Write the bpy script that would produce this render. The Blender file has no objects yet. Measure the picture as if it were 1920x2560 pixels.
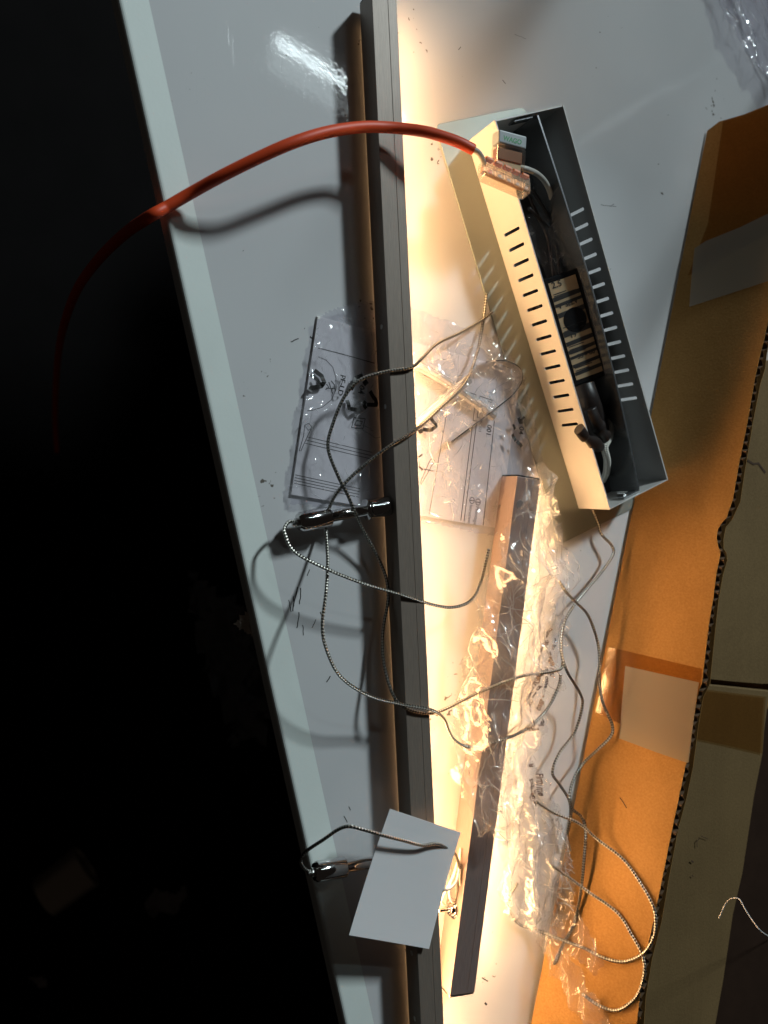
import bpy, bmesh, math, random
from mathutils import Vector, Matrix, geometry, noise

# ------------------------------------------------------------------ camera, lights, exposure
sc = bpy.context.scene
FPX, CX, CY, NU, NV, CAMH = 1900.0, 960.0, 1280.0, 80.0, 1220.0, 0.45
down = Vector(((NU - CX) / FPX, -(NV - CY) / FPX, -1)).normalized()
az = -down
ay = Vector((0, 1, 0)); ay = (ay - ay.dot(az) * az).normalized()
ax = ay.cross(az)
ROT = Matrix((ax, ay, az))                       # camera space -> world
CAMPOS = Vector((0, 0, CAMH))
cd = bpy.data.cameras.new('camera'); cam = bpy.data.objects.new('camera', cd)
sc.collection.objects.link(cam); sc.camera = cam
cam.matrix_world = Matrix.Translation(CAMPOS) @ ROT.to_4x4()
cd.sensor_fit = 'VERTICAL'; cd.sensor_height = 36.0; cd.sensor_width = 27.0
cd.lens = FPX / 2560.0 * 36.0
cd.clip_start = 0.01; cd.clip_end = 50
cd.dof.use_dof = True; cd.dof.focus_distance = 0.485; cd.dof.aperture_fstop = 6.0

w = bpy.data.worlds.new('World'); sc.world = w; w.use_nodes = True
w.node_tree.nodes['Background'].inputs[0].default_value = (1.0, 0.80, 0.68, 1)
w.node_tree.nodes['Background'].inputs[1].default_value = 0.009

def area(name, a, b, width, power, col):
    a, b = Vector(a), Vector(b)
    d = bpy.data.lights.new(name, 'AREA'); d.shape = 'RECTANGLE'
    d.size = (b - a).length; d.size_y = width; d.energy = power; d.color = col
    o = bpy.data.objects.new(name, d); sc.collection.objects.link(o)
    x = (b - a).normalized(); z = (Vector((a + b) / 2) - Vector((0.2, -0.05, 0))).normalized()
    y = z.cross(x).normalized(); z = x.cross(y)
    o.matrix_world = Matrix.Translation((a + b) / 2) @ Matrix((x, y, z)).transposed().to_4x4()
    return o

# camera basis: rows of ROT express world axes in camera space, so world = ROT @ cam
def ray(u, v):
    return ROT @ Vector(((u - CX) / FPX, -(v - CY) / FPX, -1))
def P(u, v, z=0.0):
    """point of the photograph, at a known height above the table"""
    d = ray(u, v); return CAMPOS + d * ((z - CAMH) / d.z)
def PP(u, v, plane):
    o, n = plane; d = ray(u, v); return CAMPOS + d * ((o - CAMPOS).dot(n) / d.dot(n))
def mirror(u, v, h):
    p = P(u, v); d = p - CAMPOS
    return p + Vector((d.x, d.y, -d.z)) * (h / CAMH)

COOL = (0.82, 0.96, 1.0)
# ceiling tube far behind the bench, and the nearer small one that glints in the laminate
mid = Vector((0.2, -0.02, 0)) + Vector((0.77, 1.10, 1.0)) * 3.0; tdir = Vector((0.45, 0.89, 0)).normalized()
area('ceiling_tube_lamp', mid - tdir * 0.45, mid + tdir * 0.45, 0.34, 262.0, COOL)
TUBE_A, TUBE_M = mirror(690, 100, 1.5), mirror(1010, 302, 1.5)
tdir = (TUBE_M - TUBE_A).normalized(); tside = Vector((0, 0, 1)).cross(tdir).normalized()
area('small_tube_lamp', TUBE_A, TUBE_M, 0.010, 0.75, COOL)
off = -tside * 0.06
area('small_reflector_lamp', TUBE_A + off, TUBE_M + off, 0.03, 0.10, COOL)

vs = sc.view_settings
sc.display_settings.display_device = 'sRGB'
vs.view_transform = 'Standard'; vs.look = 'None'; vs.exposure = 0.0; vs.gamma = 1.0; vs.use_curve_mapping = False
sc.render.engine = 'CYCLES'
cy = sc.cycles
cy.use_denoising = True
cy.max_bounces = 10; cy.diffuse_bounces = 4; cy.glossy_bounces = 5; cy.transmission_bounces = 8; cy.transparent_max_bounces = 24
cy.caustics_reflective = True; cy.caustics_refractive = False; cy.blur_glossy = 0.6
cy.sample_clamp_indirect = 6.0

# ------------------------------------------------------------------ helpers
COL = sc.collection
LOC = {}
rnd = random.Random(7)

def thing(name, label, cat, loc, group=None, kind=None):
    o = bpy.data.objects.new(name, None); COL.objects.link(o); o.location = loc
    o.empty_display_size = 0.01
    LOC[o.name] = Vector(loc); tag(o, label, cat, group, kind); return o
def tag(o, label=None, cat=None, group=None, kind=None):
    if label: o['label'] = label
    if cat: o['category'] = cat
    if group: o['group'] = group
    if kind: o['kind'] = kind
    return o
def obj(name, bm, mat, parent=None, smooth=False, label=None):
    """bm is in world space; the object's origin is its thing's base"""
    if parent is not None: base = LOC[parent.name]
    else:
        xs = [v.co for v in bm.verts]
        base = Vector(((min(c.x for c in xs) + max(c.x for c in xs)) / 2, (min(c.y for c in xs) + max(c.y for c in xs)) / 2, min(c.z for c in xs)))
    bmesh.ops.translate(bm, verts=bm.verts, vec=-base)
    me = bpy.data.meshes.new(name); bm.to_mesh(me); bm.free()
    if smooth:
        me.polygons.foreach_set('use_smooth', [True] * len(me.polygons))
    if isinstance(mat, (list, tuple)):
        for m in mat: me.materials.append(m)
    else: me.materials.append(mat)
    o = bpy.data.objects.new(name, me); COL.objects.link(o)
    if parent is not None: o.parent = parent
    else: o.location = base
    LOC[o.name] = base
    if label: o['label'] = label
    return o

def bm_new():
    b = bmesh.new(); b.loops.layers.uv.new('UVMap'); return b
def hexa(c, bev=0.0, seg=2, bm=None):
    """8 corners: bottom ring 0-3, top ring 4-7"""
    bm = bm or bm_new()
    v = [bm.verts.new(p) for p in c]
    fs = [bm.faces.new([v[i] for i in f]) for f in ((3, 2, 1, 0), (4, 5, 6, 7), (0, 1, 5, 4), (1, 2, 6, 5), (2, 3, 7, 6), (3, 0, 4, 7))]
    if bev:
        es = list({e for f in fs for e in f.edges})
        bmesh.ops.bevel(bm, geom=es, offset=bev, segments=seg, affect='EDGES', profile=0.5)
    bmesh.ops.recalc_face_normals(bm, faces=bm.faces)
    return bm
def prism(poly, z0, z1, bev=0.0, seg=2, bm=None):
    """poly: list of (x,y); extruded z0..z1"""
    bm = bm or bm_new(); n = len(poly)
    b = [bm.verts.new((p[0], p[1], z0)) for p in poly]; t = [bm.verts.new((p[0], p[1], z1)) for p in poly]
    top = bm.faces.new(t); bot = bm.faces.new(b[::-1])
    for i in range(n): bm.faces.new((b[i], b[(i + 1) % n], t[(i + 1) % n], t[i]))
    bmesh.ops.recalc_face_normals(bm, faces=bm.faces)
    if bev:
        es = [e for e in bm.edges if top in e.link_faces or bot in e.link_faces]
        bmesh.ops.bevel(bm, geom=es, offset=bev, segments=seg, affect='EDGES', profile=0.5)
    return bm
def obox(o, dx, dy, dz, bev=0.0, seg=2, bm=None):
    o, dx, dy, dz = Vector(o), Vector(dx), Vector(dy), Vector(dz)
    return hexa([o, o + dx, o + dx + dy, o + dy, o + dz, o + dx + dz, o + dx + dy + dz, o + dy + dz], bev, seg, bm)
def crom(pts, n=10):
    pts = [Vector(p) for p in pts]; q = [pts[0] * 2 - pts[1]] + pts + [pts[-1] * 2 - pts[-2]]; out = []
    for i in range(1, len(q) - 2):
        a, b, c, d = q[i - 1:i + 3]
        for k in range(n):
            t = k / n
            out.append(0.5 * ((2 * b) + (c - a) * t + (2 * a - 5 * b + 4 * c - d) * t * t + (3 * b - a - 3 * c + d) * t ** 3))
    out.append(pts[-1]); return out
def tube(pts, r, sides=10, bm=None, n=10, flat=1.0, rfun=None, wob=0.0):
    bm = bm or bm_new(); uvl = bm.loops.layers.uv.active
    path = crom(pts, n) if n > 1 else [Vector(p) for p in pts]
    T = [(path[min(i + 1, len(path) - 1)] - path[max(i - 1, 0)]).normalized() for i in range(len(path))]
    up = Vector((0, 0, 1))
    if abs(T[0].dot(up)) > 0.9: up = Vector((0, 1, 0))
    rings, L, s = [], [], 0.0
    for i, p in enumerate(path):
        if i: s += (p - path[i - 1]).length
        L.append(s)
        up = (up - up.dot(T[i]) * T[i]).normalized(); sd = T[i].cross(up)
        rr = r * (rfun(i / (len(path) - 1)) if rfun else 1.0)
        rings.append([bm.verts.new(p + (sd * math.cos(2 * math.pi * k / sides) + up * flat * math.sin(2 * math.pi * k / sides)) * rr) for k in range(sides)])
    for i in range(len(rings) - 1):
        for k in range(sides):
            f = bm.faces.new((rings[i][k], rings[i][(k + 1) % sides], rings[i + 1][(k + 1) % sides], rings[i + 1][k]))
            f.smooth = True
            for l, (a, b) in zip(f.loops, ((k, i), (k + 1, i), (k + 1, i + 1), (k, i + 1))): l[uvl].uv = (a / sides, L[b])
    bm.faces.new(rings[0][::-1]); bm.faces.new(rings[-1])
    return bm
def lathe(p0, d, prof, sides=28, bm=None):
    bm = bm or bm_new(); p0 = Vector(p0); d = Vector(d).normalized()
    u = d.orthogonal().normalized(); v = d.cross(u); rings = []
    for t, r in prof:
        rings.append([bm.verts.new(p0 + d * t + (u * math.cos(2 * math.pi * k / sides) + v * math.sin(2 * math.pi * k / sides)) * max(r, 1e-6)) for k in range(sides)])
    for i in range(len(rings) - 1):
        for k in range(sides):
            bm.faces.new((rings[i][k], rings[i][(k + 1) % sides], rings[i + 1][(k + 1) % sides], rings[i + 1][k]))
    bm.faces.new(rings[0][::-1]); bm.faces.new(rings[-1])
    bmesh.ops.recalc_face_normals(bm, faces=bm.faces)
    return bm
def holed(o, ex, ey, outer, holes, th, bm=None):
    """flat sheet with holes: 2-D outlines in the frame o, ex, ey; thickness th along ex x ey"""
    bm = bm or bm_new(); o, ex, ey = Vector(o), Vector(ex).normalized(), Vector(ey).normalized(); nz = ex.cross(ey)
    loops = [outer] + holes; flatl = [p for l in loops for p in l]
    tris = geometry.tessellate_polygon([[Vector((p[0], p[1], 0)) for p in l] for l in loops])
    A = [bm.verts.new(o + ex * p[0] + ey * p[1]) for p in flatl]; B = [bm.verts.new(o + ex * p[0] + ey * p[1] + nz * th) for p in flatl]
    for t in tris:
        try: bm.faces.new([A[i] for i in t]); bm.faces.new([B[i] for i in t][::-1])
        except ValueError: pass
    k = 0
    for l in loops:
        n = len(l)
        for i in range(n):
            a, b = k + i, k + (i + 1) % n
            bm.faces.new((A[a], A[b], B[b], B[a]))
        k += n
    bmesh.ops.recalc_face_normals(bm, faces=bm.faces)
    return bm
def stadium(cx, y0, y1, r, n=5):
    return [(cx + r * math.cos(a), y1 - r + r * math.sin(a)) for a in [math.pi * i / n for i in range(n + 1)]] + \
           [(cx + r * math.cos(a), y0 + r + r * math.sin(a)) for a in [math.pi + math.pi * i / n for i in range(n + 1)]]
def stroke(pts, wd, bm=None, lift=0.0):
    """flat ink stroke along 3-D points (lying nearly horizontal)"""
    bm = bm or bm_new()
    pts = [Vector(p) + Vector((0, 0, lift)) for p in pts]; prev = None
    for i, p in enumerate(pts):
        t = pts[min(i + 1, len(pts) - 1)] - pts[max(i - 1, 0)]; t.z = 0; t.normalize(); s = Vector((-t.y, t.x, 0)) * wd / 2
        cur = (bm.verts.new(p + s), bm.verts.new(p - s))
        if prev: bm.faces.new((prev[1], cur[1], cur[0], prev[0]))
        prev = cur
    return bm
def lettering(txt, base, dirx, size, bm=None, zf=None, lift=0.0, bold=0.0, shear=0.0):
    bm = bm or bm_new()
    cu = bpy.data.curves.new('lettering', 'FONT'); cu.body = txt; cu.size = size; cu.resolution_u = 3; cu.offset = bold; cu.shear = shear
    ob = bpy.data.objects.new('lettering', cu); COL.objects.link(ob)
    dg = bpy.context.evaluated_depsgraph_get(); me = ob.evaluated_get(dg).to_mesh()
    dx = Vector(dirx).normalized(); up = Vector((0, 0, 1)); dy = up.cross(dx).normalized(); base = Vector(base)
    vv = []
    for v in me.vertices:
        p = base + dx * v.co.x + dy * v.co.y
        if zf: p.z = zf(p.x, p.y)
        p.z += lift; vv.append(bm.verts.new(p))
    for f in me.polygons:
        try: bm.faces.new([vv[i] for i in f.vertices])
        except ValueError: pass
    ob.evaluated_get(dg).to_mesh_clear(); bpy.data.objects.remove(ob); bpy.data.curves.remove(cu)
    return bm

# ------------------------------------------------------------------ materials
def M(name):
    m = bpy.data.materials.new(name); m.use_nodes = True; nt = m.node_tree
    return m, nt, nt.nodes['Principled BSDF']
def N(nt, typ, **kw):
    n = nt.nodes.new(typ)
    for k, v in kw.items():
        if k.startswith('i_'): n.inputs[int(k[2:])].default_value = v
        else: setattr(n, k, v)
    return n
def setp(b, **kw):
    names = dict(col='Base Color', rough='Roughness', metal='Metallic', ior='IOR', trans='Transmission Weight', spec='Specular IOR Level',
                 coat='Coat Weight', coatr='Coat Roughness', alpha='Alpha', aniso='Anisotropic', sss='Subsurface Weight')
    for k, v in kw.items():
        b.inputs[names[k]].default_value = (*v, 1) if k == 'col' else v
def simple(name, col, rough=0.5, metal=0.0, bump=0.0, bscale=800, var=0.0, vscale=60, **kw):
    m, nt, b = M(name); setp(b, col=col, rough=rough, metal=metal, **kw)
    tc = N(nt, 'ShaderNodeTexCoord')
    if var:
        nz = N(nt, 'ShaderNodeTexNoise'); nz.inputs['Scale'].default_value = vscale; nz.inputs['Detail'].default_value = 5
        nt.links.new(tc.outputs['Object'], nz.inputs['Vector'])
        mx = N(nt, 'ShaderNodeMix', data_type='RGBA')
        mx.inputs[6].default_value = (*[c * (1 - var) for c in col], 1); mx.inputs[7].default_value = (*[min(1, c * (1 + var)) for c in col], 1)
        nt.links.new(nz.outputs['Fac'], mx.inputs[0]); nt.links.new(mx.outputs[2], b.inputs['Base Color'])
    if bump:
        nz = N(nt, 'ShaderNodeTexNoise'); nz.inputs['Scale'].default_value = bscale; nz.inputs['Detail'].default_value = 3
        nt.links.new(tc.outputs['Object'], nz.inputs['Vector'])
        bp = N(nt, 'ShaderNodeBump'); bp.inputs['Strength'].default_value = bump; bp.inputs['Distance'].default_value = 0.0005
        nt.links.new(nz.outputs['Fac'], bp.inputs['Height']); nt.links.new(bp.outputs['Normal'], b.inputs['Normal'])
    return m

def mat_table():
    m, nt, b = M('white laminate'); setp(b, rough=0.13, spec=0.5)
    tc = N(nt, 'ShaderNodeTexCoord'); L = nt.links.new
    # faint smudges and specks of dirt
    n1 = N(nt, 'ShaderNodeTexNoise'); n1.inputs['Scale'].default_value = 9; n1.inputs['Detail'].default_value = 6; L(tc.outputs['Object'], n1.inputs['Vector'])
    mx = N(nt, 'ShaderNodeMix', data_type='RGBA'); mx.inputs[6].default_value = (0.60, 0.60, 0.61, 1); mx.inputs[7].default_value = (0.70, 0.70, 0.70, 1)
    L(n1.outputs['Fac'], mx.inputs[0])
    n2 = N(nt, 'ShaderNodeTexNoise'); n2.inputs['Scale'].default_value = 260; n2.inputs['Detail'].default_value = 2; L(tc.outputs['Object'], n2.inputs['Vector'])
    n3 = N(nt, 'ShaderNodeTexNoise'); n3.inputs['Scale'].default_value = 22; n3.inputs['Detail'].default_value = 1; L(tc.outputs['Object'], n3.inputs['Vector'])
    mul = N(nt, 'ShaderNodeMath', operation='MULTIPLY'); L(n2.outputs['Fac'], mul.inputs[0]); L(n3.outputs['Fac'], mul.inputs[1])
    cr = N(nt, 'ShaderNodeValToRGB'); cr.color_ramp.elements[0].position = 0.475; cr.color_ramp.elements[1].position = 0.51; L(mul.outputs[0], cr.inputs[0])
    m2 = N(nt, 'ShaderNodeMix', data_type='RGBA'); m2.inputs[7].default_value = (0.16, 0.14, 0.12, 1); L(cr.outputs[0], m2.inputs[0]); L(mx.outputs[2], m2.inputs[6])
    L(m2.outputs[2], b.inputs['Base Color'])
    # orange-peel and hair scratches
    n4 = N(nt, 'ShaderNodeTexNoise'); n4.inputs['Scale'].default_value = 420; n4.inputs['Detail'].default_value = 2; L(tc.outputs['Object'], n4.inputs['Vector'])
    bp = N(nt, 'ShaderNodeBump'); bp.inputs['Strength'].default_value = 0.07; bp.inputs['Distance'].default_value = 0.0003; L(n4.outputs['Fac'], bp.inputs['Height'])
    last = bp
    for ang, sca in ((0.5, 70), (-0.7, 55), (1.9, 60)):
        mp = N(nt, 'ShaderNodeMapping'); mp.inputs['Rotation'].default_value = (0, 0, ang); mp.inputs['Scale'].default_value = (sca, 4, 1); L(tc.outputs['Object'], mp.inputs['Vector'])
        nn = N(nt, 'ShaderNodeTexNoise'); nn.inputs['Scale'].default_value = 6; nn.inputs['Detail'].default_value = 2; nn.inputs['Distortion'].default_value = 0.35; L(mp.outputs[0], nn.inputs['Vector'])
        c2 = N(nt, 'ShaderNodeValToRGB'); c2.color_ramp.elements[0].position = 0.70; c2.color_ramp.elements[1].position = 0.73; L(nn.outputs['Fac'], c2.inputs[0])
        b2 = N(nt, 'ShaderNodeBump'); b2.inputs['Strength'].default_value = 0.07; b2.inputs['Distance'].default_value = 0.0002; b2.invert = True
        L(c2.outputs[0], b2.inputs['Height']); L(last.outputs['Normal'], b2.inputs['Normal']); last = b2
    L(last.outputs['Normal'], b.inputs['Normal'])
    rr = N(nt, 'ShaderNodeMapRange'); rr.inputs[3].default_value = 0.025; rr.inputs[4].default_value = 0.065; L(n1.outputs['Fac'], rr.inputs[0]); L(rr.outputs[0], b.inputs['Roughness'])
    return m
def mat_brushed(name, col, rough, axis, metal=1.0, amt=0.35):
    """anodised bar: fine streaks along axis (unit xy)"""
    m, nt, b = M(name); setp(b, metal=metal, rough=rough); L = nt.links.new
    tc = N(nt, 'ShaderNodeTexCoord'); mp = N(nt, 'ShaderNodeMapping', vector_type='TEXTURE')
    mp.inputs['Rotation'].default_value = (0, 0, math.atan2(axis[1], axis[0])); L(tc.outputs['Object'], mp.inputs['Vector'])
    m2 = N(nt, 'ShaderNodeMapping'); m2.inputs['Scale'].default_value = (120, 4200, 4200); L(mp.outputs[0], m2.inputs['Vector'])
    nz = N(nt, 'ShaderNodeTexNoise'); nz.inputs['Scale'].default_value = 1.0; nz.inputs['Detail'].default_value = 4; L(m2.outputs[0], nz.inputs['Vector'])
    mx = N(nt, 'ShaderNodeMix', data_type='RGBA'); mx.inputs[6].default_value = (*[c * (1 - amt) for c in col], 1); mx.inputs[7].default_value = (*[min(1, c * (1 + amt)) for c in col], 1)
    cr = N(nt, 'ShaderNodeMapRange'); cr.inputs[1].default_value = 0.3; cr.inputs[2].default_value = 0.7; L(nz.outputs['Fac'], cr.inputs[0])
    L(cr.outputs[0], mx.inputs[0]); L(mx.outputs[2], b.inputs['Base Color'])
    bp = N(nt, 'ShaderNodeBump'); bp.inputs['Strength'].default_value = 0.12; bp.inputs['Distance'].default_value = 0.0002; L(nz.outputs['Fac'], bp.inputs['Height']); L(bp.outputs['Normal'], b.inputs['Normal'])
    return m
def mat_braid(name, dark, light, k, nn, metal=1.0, rough=0.32):
    m, nt, b = M(name); setp(b, metal=metal, rough=rough); L = nt.links.new
    uv = N(nt, 'ShaderNodeUVMap'); sp = N(nt, 'ShaderNodeSeparateXYZ'); L(uv.outputs[0], sp.inputs[0])
    def wave(sign):
        a = N(nt, 'ShaderNodeMath', operation='MULTIPLY', i_1=float(nn) * 2 * math.pi); L(sp.outputs[0], a.inputs[0])
        c = N(nt, 'ShaderNodeMath', operation='MULTIPLY', i_1=sign * 2 * math.pi / k); L(sp.outputs[1], c.inputs[0])
        d = N(nt, 'ShaderNodeMath', operation='ADD'); L(a.outputs[0], d.inputs[0]); L(c.outputs[0], d.inputs[1])
        s = N(nt, 'ShaderNodeMath', operation='SINE'); L(d.outputs[0], s.inputs[0]); return s
    s1, s2 = wave(1), wave(-1)
    mu = N(nt, 'ShaderNodeMath', operation='MULTIPLY'); L(s1.outputs[0], mu.inputs[0]); L(s2.outputs[0], mu.inputs[1])
    mr = N(nt, 'ShaderNodeMapRange'); mr.inputs[1].default_value = -0.6; mr.inputs[2].default_value = 0.6; L(mu.outputs[0], mr.inputs[0])
    mx = N(nt, 'ShaderNodeMix', data_type='RGBA'); mx.inputs[6].default_value = (*dark, 1); mx.inputs[7].default_value = (*light, 1); L(mr.outputs[0], mx.inputs[0]); L(mx.outputs[2], b.inputs['Base Color'])
    bp = N(nt, 'ShaderNodeBump'); bp.inputs['Strength'].default_value = 1.0; bp.inputs['Distance'].default_value = 0.0005; L(mr.outputs[0], bp.inputs['Height']); L(bp.outputs['Normal'], b.inputs['Normal'])
    return m
def mat_film(name, haze, rough=0.07, tint=(1, 1, 1), gain=1.0, hcol=(0.85, 0.86, 0.88), crease=0.0, cells=(110, 270), stretch=(1, 1)):
    m, nt, b = M(name); nt.nodes.remove(b); L = nt.links.new; out = nt.nodes['Material Output']
    tr = N(nt, 'ShaderNodeBsdfTransparent'); tr.inputs[0].default_value = (*tint, 1)
    gl = N(nt, 'ShaderNodeBsdfGlossy'); gl.inputs['Roughness'].default_value = rough
    df = N(nt, 'ShaderNodeBsdfDiffuse'); df.inputs[0].default_value = (*hcol, 1)
    tl = N(nt, 'ShaderNodeBsdfTranslucent'); tl.inputs[0].default_value = (*hcol, 1)
    fr = N(nt, 'ShaderNodeLayerWeight'); fr.inputs[0].default_value = 0.5
    hv = None
    if crease:
        tc = N(nt, 'ShaderNodeTexCoord'); nz = N(nt, 'ShaderNodeTexNoise'); nz.inputs['Scale'].default_value = 45; nz.inputs['Detail'].default_value = 3; L(tc.outputs['Object'], nz.inputs['Vector'])
        ma = N(nt, 'ShaderNodeVectorMath', operation='MULTIPLY_ADD'); L(nz.outputs['Color'], ma.inputs[0]); ma.inputs[1].default_value = (.012, .012, .012); L(tc.outputs['Object'], ma.inputs[2])
        ge = N(nt, 'ShaderNodeNewGeometry'); last = ge.outputs['Normal']; lines = []
        for sc_, amp in zip(cells, (0.30, 0.22)):
            mp = N(nt, 'ShaderNodeMapping'); mp.inputs['Rotation'].default_value = (0, 0, .35); mp.inputs['Scale'].default_value = (stretch[0], stretch[1], 1); L(ma.outputs[0], mp.inputs['Vector'])
            vo = N(nt, 'ShaderNodeTexVoronoi', feature='F1'); vo.inputs['Scale'].default_value = sc_; L(mp.outputs[0], vo.inputs['Vector'])
            sb = N(nt, 'ShaderNodeVectorMath', operation='SUBTRACT'); L(vo.outputs['Color'], sb.inputs[0]); sb.inputs[1].default_value = (.5, .5, .5)
            ad = N(nt, 'ShaderNodeVectorMath', operation='MULTIPLY_ADD'); L(sb.outputs[0], ad.inputs[0]); ad.inputs[1].default_value = (amp, amp, amp * .3); L(last, ad.inputs[2]); last = ad.outputs[0]
            ve = N(nt, 'ShaderNodeTexVoronoi', feature='DISTANCE_TO_EDGE'); ve.inputs['Scale'].default_value = sc_; L(mp.outputs[0], ve.inputs['Vector'])
            mr = N(nt, 'ShaderNodeMapRange'); mr.inputs[1].default_value = 0.0; mr.inputs[2].default_value = 0.05; mr.inputs[3].default_value = 1.0; mr.inputs[4].default_value = 0.0; L(ve.outputs['Distance'], mr.inputs[0]); lines.append(mr)
        nn = N(nt, 'ShaderNodeVectorMath', operation='NORMALIZE'); L(last, nn.inputs[0]); L(nn.outputs[0], gl.inputs['Normal']); L(nn.outputs[0], fr.inputs['Normal'])
        mxl = N(nt, 'ShaderNodeMath', operation='MAXIMUM'); L(lines[0].outputs[0], mxl.inputs[0]); L(lines[1].outputs[0], mxl.inputs[1])
        # only some of the folds are sharp enough to whiten
        n2 = N(nt, 'ShaderNodeTexNoise'); n2.inputs['Scale'].default_value = 70; n2.inputs['Detail'].default_value = 2; L(tc.outputs['Object'], n2.inputs['Vector'])
        m3 = N(nt, 'ShaderNodeMapRange'); m3.inputs[1].default_value = .48; m3.inputs[2].default_value = .66; L(n2.outputs['Fac'], m3.inputs[0])
        m4 = N(nt, 'ShaderNodeMath', operation='MULTIPLY'); L(mxl.outputs[0], m4.inputs[0]); L(m3.outputs[0], m4.inputs[1])
        hv = N(nt, 'ShaderNodeMath', operation='MULTIPLY_ADD', i_1=crease, i_2=haze, use_clamp=True); L(m4.outputs[0], hv.inputs[0])
    pw = N(nt, 'ShaderNodeMath', operation='POWER', i_1=3.0); L(fr.outputs['Facing'], pw.inputs[0])
    g = N(nt, 'ShaderNodeMath', operation='MULTIPLY_ADD', i_1=0.6 * gain, i_2=0.07 * gain, use_clamp=True); L(pw.outputs[0], g.inputs[0])
    m1 = N(nt, 'ShaderNodeMixShader'); L(g.outputs[0], m1.inputs[0]); L(tr.outputs[0], m1.inputs[1]); L(gl.outputs[0], m1.inputs[2])
    hz = N(nt, 'ShaderNodeMixShader'); hz.inputs[0].default_value = 0.5; L(df.outputs[0], hz.inputs[1]); L(tl.outputs[0], hz.inputs[2])
    m2 = N(nt, 'ShaderNodeMixShader'); m2.inputs[0].default_value = haze; L(m1.outputs[0], m2.inputs[1]); L(hz.outputs[0], m2.inputs[2])
    if hv: L(hv.outputs[0], m2.inputs[0])
    L(m2.outputs[0], out.inputs['Surface'])
    return m
def mat_emit(name, col, s):
    m, nt, b = M(name); setp(b, col=(0.9, 0.85, 0.75), rough=0.4)
    b.inputs['Emission Color'].default_value = (*col, 1); b.inputs['Emission Strength'].default_value = s
    return m
def mat_card(name, col, trans=0.25):
    m, nt, b = M(name); setp(b, col=col, rough=0.6); L = nt.links.new; out = nt.nodes['Material Output']
    tl = N(nt, 'ShaderNodeBsdfTranslucent'); tl.inputs[0].default_value = (*col, 1)
    mx = N(nt, 'ShaderNodeMixShader'); mx.inputs[0].default_value = trans; L(b.outputs[0], mx.inputs[1]); L(tl.outputs[0], mx.inputs[2]); L(mx.outputs[0], out.inputs['Surface'])
    return m

LEDC = (1.0, 0.59, 0.27)
T_WHITE = mat_table()
T_EDGE = simple('table edge trim', (0.80, 0.86, 0.82), 0.45, bump=0.08, bscale=500, var=0.06, vscale=30)
FLOOR = simple('dark floor', (0.003, 0.0024, 0.0024), 0.9, spec=0.1, bump=0.2, bscale=120, var=0.4, vscale=14)
LED = mat_emit('warm led diffuser', LEDC, 36.0)
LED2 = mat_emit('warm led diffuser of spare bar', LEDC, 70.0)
CHROME = simple('polished chrome', (0.62, 0.62, 0.62), 0.09, 1.0, bump=0.03, bscale=900)
STEEL = simple('satin steel', (0.55, 0.55, 0.53), 0.28, 1.0, bump=0.05)
WIRE = mat_braid('braided steel cable', (0.06, 0.056, 0.05), (0.60, 0.58, 0.52), 0.0038, 2)
SLEEVE = mat_braid('white textile sleeve', (0.55, 0.52, 0.45), (0.85, 0.83, 0.76), 0.0022, 4, metal=0.0, rough=0.8)
PAINT = simple('white powder coat', (0.62, 0.60, 0.57), 0.32, bump=0.05, bscale=1500)
DARKST = simple('dark canopy inside', (0.05, 0.05, 0.05), 0.4, 0.5)  # near-black base colour for the canopy floor and bracket base
PLATEM = simple('pale grey steel plate', (0.31, 0.34, 0.31), 0.42, 0.35, bump=0.04, bscale=300)
BLACKP = simple('black gloss plastic', (0.012, 0.012, 0.013), 0.22, bump=0.04)
RUBBER = simple('black heat-shrink rubber', (0.02, 0.015, 0.014), 0.38, bump=0.12, bscale=500)
RED = simple('red cable sheath', (0.74, 0.075, 0.016), 0.5, bump=0.10, bscale=250, var=0.15, vscale=40)
GREYW = simple('grey wire sheath', (0.42, 0.40, 0.36), 0.45)
CARDM = mat_card('white card', (0.93, 0.92, 0.93), 0.12)
PAPER = mat_card('instruction paper', (0.90, 0.88, 0.86), 0.12)
INK = simple('black ink', (0.02, 0.018, 0.017), 0.5)
BROWNINK = simple('dark brown ink', (0.05, 0.03, 0.025), 0.5)
GREENINK = simple('green ink', (0.01, 0.22, 0.06), 0.5)
FILM = mat_film('clear plastic film', 0.09, 0.06, (0.90, 0.89, 0.94), crease=.25, cells=(40, 120), gain=1.0, stretch=(1.0, .5))
FILM2 = mat_film('milky plastic film', 0.155, 0.11, crease=.12, cells=(42, 120), gain=1.0, stretch=(1.0, .25))
FILM3 = mat_film('cloudy wrapping film', 0.11, 0.12, crease=.10, cells=(20, 60), gain=0.9)
CLEAR2 = mat_film('clear tinted plastic', 0.03, 0.05, (1.0, 0.95, 0.88), 1.2)
CLEAR = mat_film('clear connector plastic', 0.16, 0.08, (1.0, 0.95, 0.88), 1.6, (0.88, 0.82, 0.74))
ORANGE = simple('orange lever plastic', (0.70, 0.16, 0.02), 0.35)
GREYP = simple('grey connector plastic', (0.34, 0.37, 0.38), 0.4, bump=0.05)
DARKMAT = simple('dark brown surface', (0.030, 0.016, 0.010), 0.9, spec=0.1, bump=0.3, bscale=200, var=0.3, vscale=50)
THREADM = simple('white thread', (0.7, 0.7, 0.7), 0.7)
FOIL = simple('dull foil', (0.42, 0.36, 0.28), 0.4, 0.6, bump=0.3, bscale=90)
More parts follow.
